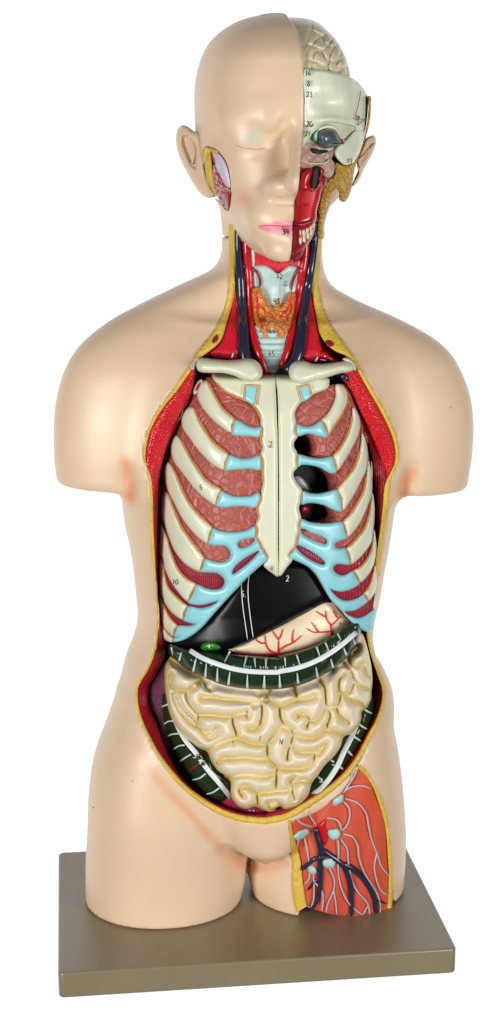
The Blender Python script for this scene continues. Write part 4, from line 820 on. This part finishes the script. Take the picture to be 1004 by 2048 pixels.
colon('transverse_colon', TRC, shift(tbase, -.008), Z5([(420, 262), (500, 310), (600, 350), (700, 380), (800, 396), (900, 402), (1000, 402)])+Z6([(130, 442), (250, 420), (380, 375), (500, 310), (600, 238), (690, 160)]), 5.2, fm, .014, 30, frT)
ASC = Z5([(236, 540), (233, 640), (248, 740), (278, 830), (320, 925), (370, 1015), (420, 1092), (490, 1172), (560, 1232), (640, 1244), (672, 1222), (700, 1200), (690, 1120), (650, 1080), (600, 1035), (560, 950), (480, 870), (420, 810), (370, 750), (340, 680), (310, 560), (270, 540)])
DSC = Z6([(800, 590), (817, 680), (804, 780), (772, 870), (732, 950), (682, 1040), (622, 1130), (562, 1210), (482, 1292), (400, 1338), (350, 1332), (330, 1300), (380, 1220), (450, 1120), (520, 1020), (590, 900), (660, 860), (700, 800), (730, 700), (780, 600)])
fA = [(Z5(p), 1.6, 2.0) for p in ([(238, 627), (280, 610)], [(248, 742), (285, 720), (326, 722)], [(264, 826), (300, 806), (348, 800)], [(308, 908), (345, 882), (386, 874)], [(348, 985), (385, 960), (428, 934)], [(425, 1102), (480, 1090), (522, 1060)], [(520, 1195), (570, 1180), (612, 1152)])]
fD = [(Z6(p), 1.6, 3.0) for p in ([(804, 742), (775, 730), (748, 712)], [(772, 856), (740, 840), (708, 818)], [(728, 944), (700, 925), (668, 905)], [(670, 1052), (652, 1035), (630, 1012)], [(614, 1144), (592, 1138), (570, 1124)], [(545, 1258), (525, 1248), (508, 1232)], [(450, 1218), (430, 1208), (410, 1192)], [(532, 1090), (520, 1084), (505, 1078)])]
frA = lambda v, d: -.002*np.clip(d/4, 0, 1)*np.exp(-np.minimum.reduce([seg_dist(v, resample(q[0], 3, False), False) for q in fA])**2/16)
frD = lambda v, d: -.002*np.clip(d/4, 0, 1)*np.exp(-np.minimum.reduce([seg_dist(v, resample(q[0], 3, False), False) for q in fD])**2/16)
abD = lambda x, y: np.minimum(np.maximum(abY(x, y), skinY(x, y)+.006)+.013, skinY(x, y)+.034)
tA = colon('ascending_colon', ASC, abD, Z5([(335, 735), (360, 790), (400, 855), (470, 940), (540, 1040), (610, 1120), (670, 1195), (700, 1235)]), 5.2, fA, .012, 24, frA)
tD = colon('descending_colon', DSC, shift(abD, -.003), Z6([(690, 830), (650, 920), (600, 1020), (560, 1110), (500, 1205), (430, 1282), (365, 1325)]), 5.8, fD, .012, 22, frD)
lines('red_mark', [(Z5([(408, 1046), (445, 1020), (482, 995)]), 2.2, 1)], tA, M['crimson'], lint, off=.0012)
# press-stud pair that fastens the gut
for u in ((480, 952, 6.2), (507, 995, 4.6)):
    (cx, cy), = Z5([u[:2]]); ring = [(cx+u[2]*math.cos(a), cy+u[2]*math.sin(a)) for a in np.linspace(0, 2*math.pi, 18, endpoint=False)]
    s_ = pillow('press_stud', ring, shift(tA, -.003), M['metal'], lint, h=.002, w=3, thick=.005, step=2)
    pillow('stud_hole', [(cx+u[2]*.42*math.cos(a), cy+u[2]*.42*math.sin(a)) for a in np.linspace(0, 2*math.pi, 12, endpoint=False)], shift(tA, -.0052), M['dark'], s_, h=.0003, w=2, thick=.001, step=1.5)
lines('stud_thread', [(Z5([(438, 955), (462, 958)]), 1.2), (Z5([(478, 992), (500, 1000)]), 1.2)], tA, M['white'], lint, off=.003)
lines('stud_strap', [(Z5([(490, 975), (515, 965), (530, 950)]), 2.4, 2)], tA, M['dark'], lint, off=.001)
# inside of the body wall behind the organs
pillow('iliac_wall', Z5([(265, 330), (190, 440), (150, 500), (150, 620), (185, 720), (240, 860), (300, 900), (320, 700), (290, 400)]), lambda x, y: skinY(x, y)+.034, M['iliac'], torso, h=.004, w=20, thick=.008, step=5)
pillow('pelvic_floor', [(420, 1560), (440, 1604), (470, 1619), (530, 1628), (590, 1606), (620, 1585), (650, 1555), (600, 1540), (500, 1540)], lambda x, y: skinY(x, y)+.018, M['pelvic'], torso, h=.003, w=14, thick=.008, step=5)
lines('white_tab', [(Z5([(795, 1297), (840, 1300)]), 2.4)], lambda x, y: skinY(x, y)+.008, M['metal'], torso, off=.002)
# ------------------------------------------------------------------ cutaway thigh
thY = shift(skinY, .0035)
TM = Z7([(585, 118), (640, 165), (690, 250), (738, 380), (774, 520), (790, 700), (796, 850), (791, 1000), (782, 1084), (735, 1100), (640, 1106), (560, 1115), (520, 1112), (440, 1105), (350, 1085), (250, 1040), (240, 1000), (216, 870), (200, 740), (180, 650), (152, 560), (138, 470), (200, 440), (300, 395), (400, 325), (480, 250), (550, 165)])
def fold(v, d):
    return .0016*np.exp(-((v[:, 0]-738-(v[:, 1]-1600)*.18)/9)**2)*(v[:, 1] > 1560)+.0012*np.sin(v[:, 0]*.11+v[:, 1]*.03)
pillow('thigh_muscle', TM, thY, M['thighmus'], torso, h=.002, w=8, thick=.009, step=4, relief=fold)
strip('thigh_fat', Z7([(588, 93), (640, 140), (720, 268), (775, 400), (800, 530), (815, 700), (821, 850), (822, 960), (815, 1083)]), Z7([(585, 122), (636, 168), (688, 252), (736, 382), (772, 520), (788, 700), (794, 850), (790, 1000), (781, 1086)]), on, shift(skinY, .001), M['fat'], torso, n=160, relief=wob(.0012, .35))
strip('thigh_fat', Z7([(123, 474), (138, 600), (145, 750), (150, 900), (160, 1000), (180, 1087)]), Z7([(140, 468), (154, 560), (182, 650), (204, 740), (218, 870), (234, 980), (246, 1045)]), on, shift(skinY, .001), M['fat'], torso, n=160, relief=wob(.0012, .35))
tS = shift(thY, -.002)
lines('thigh_vein', [(Z7([(303, 520), (320, 590), (340, 660), (338, 720)]), 6.4, 7.6), (Z7([(338, 700), (336, 850), (332, 950), (312, 1010), (282, 1060)]), 7, 4.6), (Z7([(318, 715), (290, 735), (208, 802)]), 5.4, 4.2), (Z7([(335, 860), (300, 880), (252, 940)]), 3.4, 2.6)], tS, M['vein'], torso, off=.0015, step=3, flat=.75)
lines('thigh_vein', [(Z7([(345, 665), (400, 705), (460, 745), (502, 790), (535, 880), (546, 1000), (545, 1112)]), 7.2, 5.4), (Z7([(480, 755), (580, 812), (650, 900), (700, 1000), (712, 1092)]), 7.2, 4.8), (Z7([(705, 1000), (740, 1012), (782, 1030)]), 3, 2.2), (Z7([(545, 1085), (520, 1112)]), 3, 2)], tS, M['vein'], torso, off=.0012, step=3, flat=.75)
pillow('thigh_artery', Z7([(315, 510), (345, 475), (372, 455), (380, 520), (386, 600), (366, 647), (345, 600), (330, 550)]), tS, M['artery'], torso, h=.004, w=8, thick=.006, step=3)
for cx, cy, a, b, r in ((455, 335, 48, 26, -45), (210, 565, 56, 30, -25), (430, 562, 46, 40, 0), (395, 757, 46, 36, 10), (280, 800, 36, 26, 50)):
    t0 = math.radians(r); el = [(cx+a*math.cos(q)*math.cos(t0)-b*math.sin(q)*math.sin(t0), cy+a*math.cos(q)*math.sin(t0)+b*math.sin(q)*math.cos(t0)) for q in np.linspace(0, 2*math.pi, 14, endpoint=False)]
    rn = random.Random(cx); el = [(x+rn.uniform(-4, 4), y+rn.uniform(-4, 4)) for x, y in el]
    pillow('lymph_node', Z7(el), shift(tS, -.001), M['node'], torso, h=.005, w=9, thick=.006, step=2.6)
LY = [[(585, 130), (545, 205), (490, 290)], [(545, 155), (545, 200), (500, 270)], [(500, 275), (550, 245), (620, 240), (676, 260)], [(500, 325), (580, 350), (640, 420), (660, 510), (680, 600), (715, 690), (745, 780), (790, 838)], [(715, 690), (698, 780), (710, 860), (740, 940), (786, 972)],
      [(490, 345), (530, 390), (532, 460), (512, 510), (480, 540)], [(380, 455), (440, 465), (470, 500), (475, 540)], [(485, 560), (550, 580), (585, 640), (595, 720), (630, 820), (680, 900), (715, 960), (738, 1040), (736, 1096)], [(472, 595), (515, 660), (525, 760), (545, 860), (580, 940), (640, 1010), (660, 1050), (666, 1102)],
      [(655, 1045), (620, 1102)], [(455, 600), (460, 680), (455, 780), (470, 900), (510, 1000), (560, 1060), (622, 1106)], [(398, 790), (430, 870), (425, 940), (390, 1020), (374, 1088)], [(425, 940), (440, 1020), (446, 1102)], [(230, 590), (245, 650), (265, 770)], [(192, 590), (183, 650)], [(265, 820), (258, 865), (228, 900)],
      [(292, 825), (295, 880), (340, 930), (355, 1000), (347, 1082)], [(295, 885), (292, 1000), (275, 1052)], [(175, 458), (210, 490), (280, 515)], [(258, 412), (278, 460), (308, 500)]]
for k in range(0, len(LY), 1): lines('lymph_vessel', [(Z7(LY[k]), 1.7, 1.4)], tS, M['lymph'], torso, off=.0022, step=3, nseg=6, flat=.7)
# ------------------------------------------------------------------ head: cutaway half
hB = shift(headY, .006)
pillow('skull_core', [(600, 150), (700, 160), (728, 200), (716, 300), (690, 340), (650, 360), (600, 520), (575, 520), (575, 300), (590, 150)], shift(headY, .04), M['mouth'], head, h=.003, w=10, thick=.03, step=8)
# brain
br = [(575, 38), (590, 35), (620, 39), (640, 48), (653, 60), (672, 80), (686, 104), (696, 130), (700, 160), (690, 175), (600, 175), (590, 100)]
rng = np.random.RandomState(11); FR = [(rng.uniform(-.16, .16), rng.uniform(-.16, .16), rng.uniform(0, 6)) for _ in range(5)]
def gyri(v, d):
    q = np.zeros(len(v)); wx = v[:, 0]+7*np.sin(v[:, 1]*.07)+3*np.sin(v[:, 0]*.17+1); wy = v[:, 1]+8*np.sin(v[:, 0]*.09+2)+3*np.sin(v[:, 1]*.2)
    s = np.sin(wx*.135+wy*.07)*np.sin(wy*.115-wx*.04+1.2)
    return (.006*np.clip(np.abs(s)*1.9, 0, 1)**.5-.003)*np.clip((v[:, 0]-606)/26, .08, 1)*np.clip(d/5, 0, 1)
brainY = shift(headY, .012)
pillow('brain', br, brainY, M['brain'], head, h=.004, w=14, thick=.05, step=2.3, relief=gyri)
# skull: forehead band, eye rim and cheek bone in one piece
SK = [(606, 139), (625, 138.5), (648, 140), (680, 147), (700, 154), (718, 167), (731, 184), (736, 196), (736, 215), (734, 238), (729, 267), (720, 298), (711, 317), (700, 328), (689, 330), (679, 323), (671, 313), (669, 304), (676, 291), (690, 281), (703, 268), (712, 256), (702, 251), (690, 248), (675, 246), (659, 246), (645, 252), (632, 262), (624, 272), (616, 282), (603, 296), (605, 250), (607, 200)]
def skrel(v, d):
    r = -.006*np.exp(-(((v[:, 0]-655)/34)**2+((v[:, 1]-205)/18)**2))+.005*np.exp(-((v[:, 1]-240-(v[:, 0]-660)**2*.004)/9)**2)*np.exp(-((v[:, 0]-655)/42)**2)
    r += .004/(1+np.exp((v[:, 0]-708+(v[:, 1]-200)*.0)/2.5))*(v[:, 1] < 262)-.004*(v[:, 1] < 262)
    return r
pillow('skull_bone', SK, shift(headY, .003), M['skull'], head, h=.0035, w=8, thick=.02, step=2.6, relief=skrel)
sut = pm('suture_paint', (150, 92, 48), .5, .2)
for p in (ZA([(735, 740), (728, 800), (715, 860), (705, 910), (690, 955), (720, 985), (745, 1000)]), ZB([(680, 115), (715, 150), (705, 185), (740, 160), (785, 122)]), ZB([(465, 440), (450, 470), (455, 510)])):
    lines('skull_suture', [(p, .9)], shift(headY, -.002), sut, head, off=.0012, step=2, nseg=6)
# eye socket, eyeball
pillow('eye_socket', [(598, 275), (625, 256), (660, 240), (700, 244), (718, 252), (708, 275), (690, 290), (676, 306), (650, 316), (615, 312), (600, 300)], lambda x, y: headY(x, y)+.008, pm('socket_paint', (206, 204, 180), .4, .12, 60), head, h=.001, w=6, thick=.01, step=4)
pillow('eye_recess', ZB([(520, 175), (560, 190), (600, 260), (615, 310), (590, 330), (560, 260), (530, 215)]), shift(headY, .0105), M['maxilla'], head, h=.001, w=5, thick=.004, step=2.5)
pillow('upper_lid_ring', ZB([(330, 255), (370, 205), (430, 185), (500, 190), (540, 230), (560, 275), (540, 300), (500, 240), (430, 215), (370, 235), (345, 270)]), shift(headY, .0035), M['skull'], head, h=.003, w=5, thick=.008, step=2.4)
pillow('eyeball', ZB([(338, 290), (345, 255), (375, 232), (430, 217), (490, 222), (530, 255), (555, 300), (572, 345), (545, 365), (490, 385), (430, 400), (385, 388), (350, 345)]), shift(headY, .004), M['eye'], head, h=.016, w=19, thick=.014, step=2.2)
pillow('cornea', ZB([(352, 235), (330, 242), (308, 268), (304, 300), (316, 328), (340, 335), (352, 310), (356, 275)]), shift(headY, .001), M['cornea'], head, h=.006, w=8, thick=.01, step=2)
lines('eye_seam', [(ZB([(345, 308), (390, 330), (450, 350), (510, 352), (560, 345)]), 1.1)], shift(headY, -.0075), M['ink'], head, off=.001, step=2)
pillow('optic_nerve', ZB([(565, 310), (590, 320), (598, 345), (575, 370), (555, 372), (560, 345)]), shift(headY, .003), M['pinkp'], head, h=.004, w=5, thick=.008, step=2)
lines('optic_nerve_ring', [(ZB([(568, 345), (575, 336), (585, 340), (583, 354), (572, 356), (568, 346)]), .7)], shift(headY, -.001), M['ink'], head, off=.001, step=1.5, nseg=6)
# upper jaw, nose cavity, mouth
pillow('upper_jaw', ZB([(185, 385), (240, 340), (300, 350), (350, 400), (430, 425), (480, 400), (520, 395), (500, 440), (470, 490), (495, 530), (495, 600), (470, 650), (420, 660), (370, 620), (340, 560), (270, 580), (180, 560)]), shift(headY, .007), M['maxilla'], head, h=.004, w=9, thick=.02, step=3, relief=lambda v, d: .0016*np.sin(v[:, 0]*.21)*np.sin(v[:, 1]*.24+1))
lines('jaw_ridge', [(ZB([(185, 505), (250, 530), (330, 535), (420, 525), (455, 495)]), 1.6, 1.2)], shift(headY, .002), M['skull'], head, off=.001, step=3)
pillow('sinus_hole_shade', ZB([(280, 400), (310, 395), (370, 415), (430, 410), (438, 425), (390, 442), (330, 446), (290, 432)]), shift(headY, .0015), M['dark'], head, h=.0006, w=3, thick=.004, step=2.2)  # solid black patch: shade of the sinus hole put in as colour
pillow('nasal_wall', ZB([(170, 560), (300, 560), (420, 640), (430, 690), (380, 800), (330, 960), (310, 1100), (140, 1100), (150, 800)]), shift(headY, .012), M['mouth'], head, h=.004, w=12, thick=.02, step=3.5)
pillow('nasal_turbinate', ZB([(175, 690), (200, 620), (250, 580), (300, 575), (295, 650), (270, 720), (280, 770), (230, 790), (170, 770)]), shift(headY, .007), M['mouthred'], head, h=.006, w=10, thick=.01, step=2.6)
pillow('nasal_turbinate', ZB([(350, 560), (400, 570), (415, 620), (370, 660), (375, 720), (340, 780), (290, 800), (260, 780), (320, 760), (345, 700), (355, 640)]), shift(headY, .007), M['mouth'], head, h=.006, w=8, thick=.01, step=2.6)
pillow('nasal_hole_shade', ZB([(300, 590), (325, 562), (352, 560), (358, 620), (350, 690), (325, 750), (290, 762), (282, 720), (292, 650)]), shift(headY, .0045), M['dark'], head, h=.0006, w=3, thick=.004, step=2.4)  # no real hole: its inner shade is painted as a black patch
pillow('cheek_muscle', [(594, 376), (626, 362), (646, 358), (642, 390), (634, 420), (631, 444), (610, 452), (588, 450), (588, 415)], shift(headY, .011), M['mouthred'], head, h=.006, w=14, thick=.012, step=3)
write('4', 613, 409, 9, shift(headY, .0035), M['ink'], head, th=1.0)
pillow('gum', ZN([(552, 300), (600, 285), (650, 275), (690, 258), (704, 290), (698, 350), (670, 410), (640, 450), (600, 480), (548, 494)]), shift(headY, .010), M['mouth'], head, h=.008, w=16, thick=.02, step=3)
pillow('lip_flesh', ZN([(560, 276), (610, 288), (660, 272), (692, 258), (698, 280), (650, 300), (600, 312), (558, 300)]), shift(headY, .004), M['mouth'], head, h=.004, w=5, thick=.008, step=2.4)
for x, y, w_, h_, n_ in ((603, 350, 13, 34, -.12), (627, 352, 15, 36, -.05), (652, 338, 14, 34, .1), (674, 322, 12, 36, .2), (690, 305, 9, 34, .25), (604, 408, 13, 44, -.1), (630, 392, 14, 48, -.02), (655, 372, 13, 44, .12), (676, 352, 11, 40, .2)):
    el = [(x+w_*math.copysign(abs(math.cos(a))**.7, math.cos(a))*.95-n_*h_*.6*math.sin(a), y+h_*.62*math.copysign(abs(math.sin(a))**.8, math.sin(a))) for a in np.linspace(0, 2*math.pi, 12, endpoint=False)]
    pillow('tooth', ZN(el), shift(headY, .004), M['tooth'], head, h=.004, w=4, thick=.006, step=1.8)
# fat layer behind the cheek bone, running down into the neck
FATH = [(736, 192), (742, 194), (742, 205), (740, 240), (733, 270), (727, 290), (716, 318), (708, 345), (704, 372), (697, 394), (688, 404), (679, 400), (678, 384), (673, 377), (663, 386), (655, 404), (649, 428), (645, 450), (645, 474), (634, 474), (636, 440), (638, 410), (644, 382), (652, 364), (668, 350), (670, 326), (690, 331), (702, 329), (712, 317), (721, 298), (730, 267), (735, 238), (737, 215)]
def fatY(x, y): return np.maximum(headY(np.minimum(x, 728), y), 0)+np.interp(y, [190, 330, 400, 474], [.012, .012, .02, .03])
def fatd(x, y): return np.minimum(headY(np.minimum(x, 722), y)+np.interp(y, [190, 330, 380, 474], [.012, .010, .03, .05]), np.interp(y, [190, 330, 400, 474], [.138, .125, .125, .128]))
pillow('fat_layer', FATH, fatd, M['fatcell'], head, h=.003, w=7, thick=.03, step=3)
pillow('neck_vein', ZN([(745, 110), (715, 120), (735, 170), (722, 290), (712, 400), (668, 398), (690, 330), (708, 270), (720, 180)]), lambda x, y: fatd(x, y)+.001, M['vein'], head, h=.003, w=6, thick=.02, step=3)
pillow('neck_skin', [(648, 430), (653, 416), (660, 400), (668, 390), (664, 404), (656, 424), (649, 450), (649, 476), (643, 476), (644, 450)], lambda x, y: fatd(x, y)+.006, M['skin'], head, h=.002, w=4, thick=.03, step=2.5)
# ears
ER = ZB([(775, 315), (810, 288), (840, 278), (862, 280), (876, 310), (872, 365), (845, 440), (800, 525), (760, 600), (720, 690), (680, 735), (655, 740), (690, 650), (712, 590), (700, 520), (730, 430), (760, 360)])
def earrel(ring_in):
    R_ = resample(ring_in, 3, True)
    return lambda v, d: np.where(inside(v, R_), -.0045*np.clip(seg_dist(v, R_)/7, 0, 1), 0)
pillow('ear', ER, lambda x, y: .155+(x-720)*.0003, M['skin'], head, h=.007, w=9, thick=.010, step=2.6, relief=earrel(ZB([(770, 400), (800, 350), (850, 320), (852, 370), (820, 440), (770, 520), (735, 560), (725, 500)])))
lines('ear_rim', [(ZB([(720, 500), (770, 455), (830, 395), (865, 345)]), 1.4, 2), (ZB([(705, 560), (725, 600), (720, 640), (690, 690)]), 1.6, 1.2)], lambda x, y: .149+(x-720)*.0003, M['skin'], head, off=.0015, step=3)
EL = ZC([(222, 135), (180, 122), (135, 88), (96, 79), (62, 108), (46, 170), (54, 260), (84, 350), (130, 440), (180, 530), (232, 600), (282, 637), (330, 636), (352, 612), (320, 560), (290, 480), (270, 380), (250, 250)])
pillow('ear', EL, lambda x, y: .150-(x-380)*.00045, M['skin'], head, h=.008, w=12, thick=.014, step=2.6, relief=lambda v, d: earrel(ZC([(95, 150), (140, 150), (185, 190), (215, 260), (215, 380), (200, 430), (150, 380), (110, 290), (85, 210)]))(v, d)*1.6)
lines('ear_fold', [(ZC([(85, 175), (95, 250), (125, 330), (165, 390)]), 2.4, 1.6), (ZC([(130, 150), (170, 200), (190, 270), (180, 340), (165, 390)]), 2.4, 2), (ZC([(165, 395), (200, 385), (230, 410)]), 2.6, 2)], lambda x, y: .1455-(x-380)*.00045, M['skin'], head, off=.0008, step=3)
# opened cheek: fat, gland and muscle in front of the ear
wY = lambda x, y: headY(np.maximum(x, 418), y)-.0015
pillow('cheek_fat', ZC([(262, 254), (300, 249), (345, 265), (380, 290), (350, 290), (318, 290), (322, 360), (335, 480), (345, 560), (362, 622), (340, 634), (300, 628), (286, 520), (270, 400)]), wY, M['fat'], head, h=.003, w=6, thick=.012, step=2.6)
pillow('jaw_muscle', ZC([(312, 284), (345, 285), (385, 305), (430, 375), (455, 460), (466, 560), (440, 560), (410, 530), (380, 470), (350, 400), (330, 340)]), shift(wY, .001), M['dome'], head, h=.004, w=9, thick=.01, step=2.6)
pillow('parotid_gland', ZC([(330, 380), (352, 400), (380, 480), (410, 540), (462, 575), (460, 650), (448, 742), (425, 720), (388, 672), (360, 615), (338, 520)]), shift(wY, .0005), M['gland'], head, h=.003, w=7, thick=.01, step=2.4)
pillow('cheek_muscle', ZC([(412, 600), (462, 590), (464, 640), (448, 735), (430, 690), (418, 650)]), shift(wY, -.001), M['mouth'], head, h=.002, w=5, thick=.006, step=2.4)
lines('red_fibre', [(ZC(p), 2.2, 1.2) for p in ([(312, 285), (335, 345), (350, 390)], [(360, 440), (385, 490), (410, 545), (445, 560)], [(372, 510), (400, 540)])]+[(ZC([(x, y), (x+18, y+12)]), 1.8) for x, y in ((345, 450), (350, 535), (360, 580), (380, 640), (400, 690), (395, 590))], shift(wY, -.003), M['mouthred'], head, off=.001, step=3, nseg=6)
for t, x, y, s, d in (('34', 571, 463, 12, -.001),): write(t, x, y, s, lambda x_, y_: faceY(x_, y_), M['ink'], head, th=1.1, off=.0012)
for t, x, y, s in (('14.', 619, 147, 11), ('8', 617, 167, 11), ('23.', 622, 189, 11), ('20', 619, 248, 11), ('21', 615, 268, 10), ('2', 717, 236, 9), ('17', 699, 322, 9)):
    write(t, x, y, s, shift(headY, -.0015), M['ink'], head, th=1.0, off=.0016)
# closed-lid lash line
lines('lash_line', [([(470, 289), (484, 295), (500, 298), (516, 299), (530, 297)], .5, .9)], faceY, pm('lash_paint', (196, 166, 134), .5, 0), head, off=.0003, step=3, nseg=6)
lines('mouth_line', [([(518, 453), (532, 451), (550, 451.5), (568, 453), (586, 452)], .5, .8)], faceY, pm('lip_line_paint', (196, 84, 116), .45, 0), head, off=.0003, step=3, nseg=6)
scuff = pm('scuff', (176, 146, 112), .6, .1)
for x, y, r in ((265, 1562, 1.6), (186, 1615, 2.0), (901, 815, 1.5), (200, 752, 1.2), (690, 1660, .8)):
    if y < 1650: lines('scuff_mark', [([(x-1.5, y), (x, y+.5), (x+1.5, y)], r, r)], skinY, scuff, torso, off=.0, step=1.2, nseg=6, flat=.25)
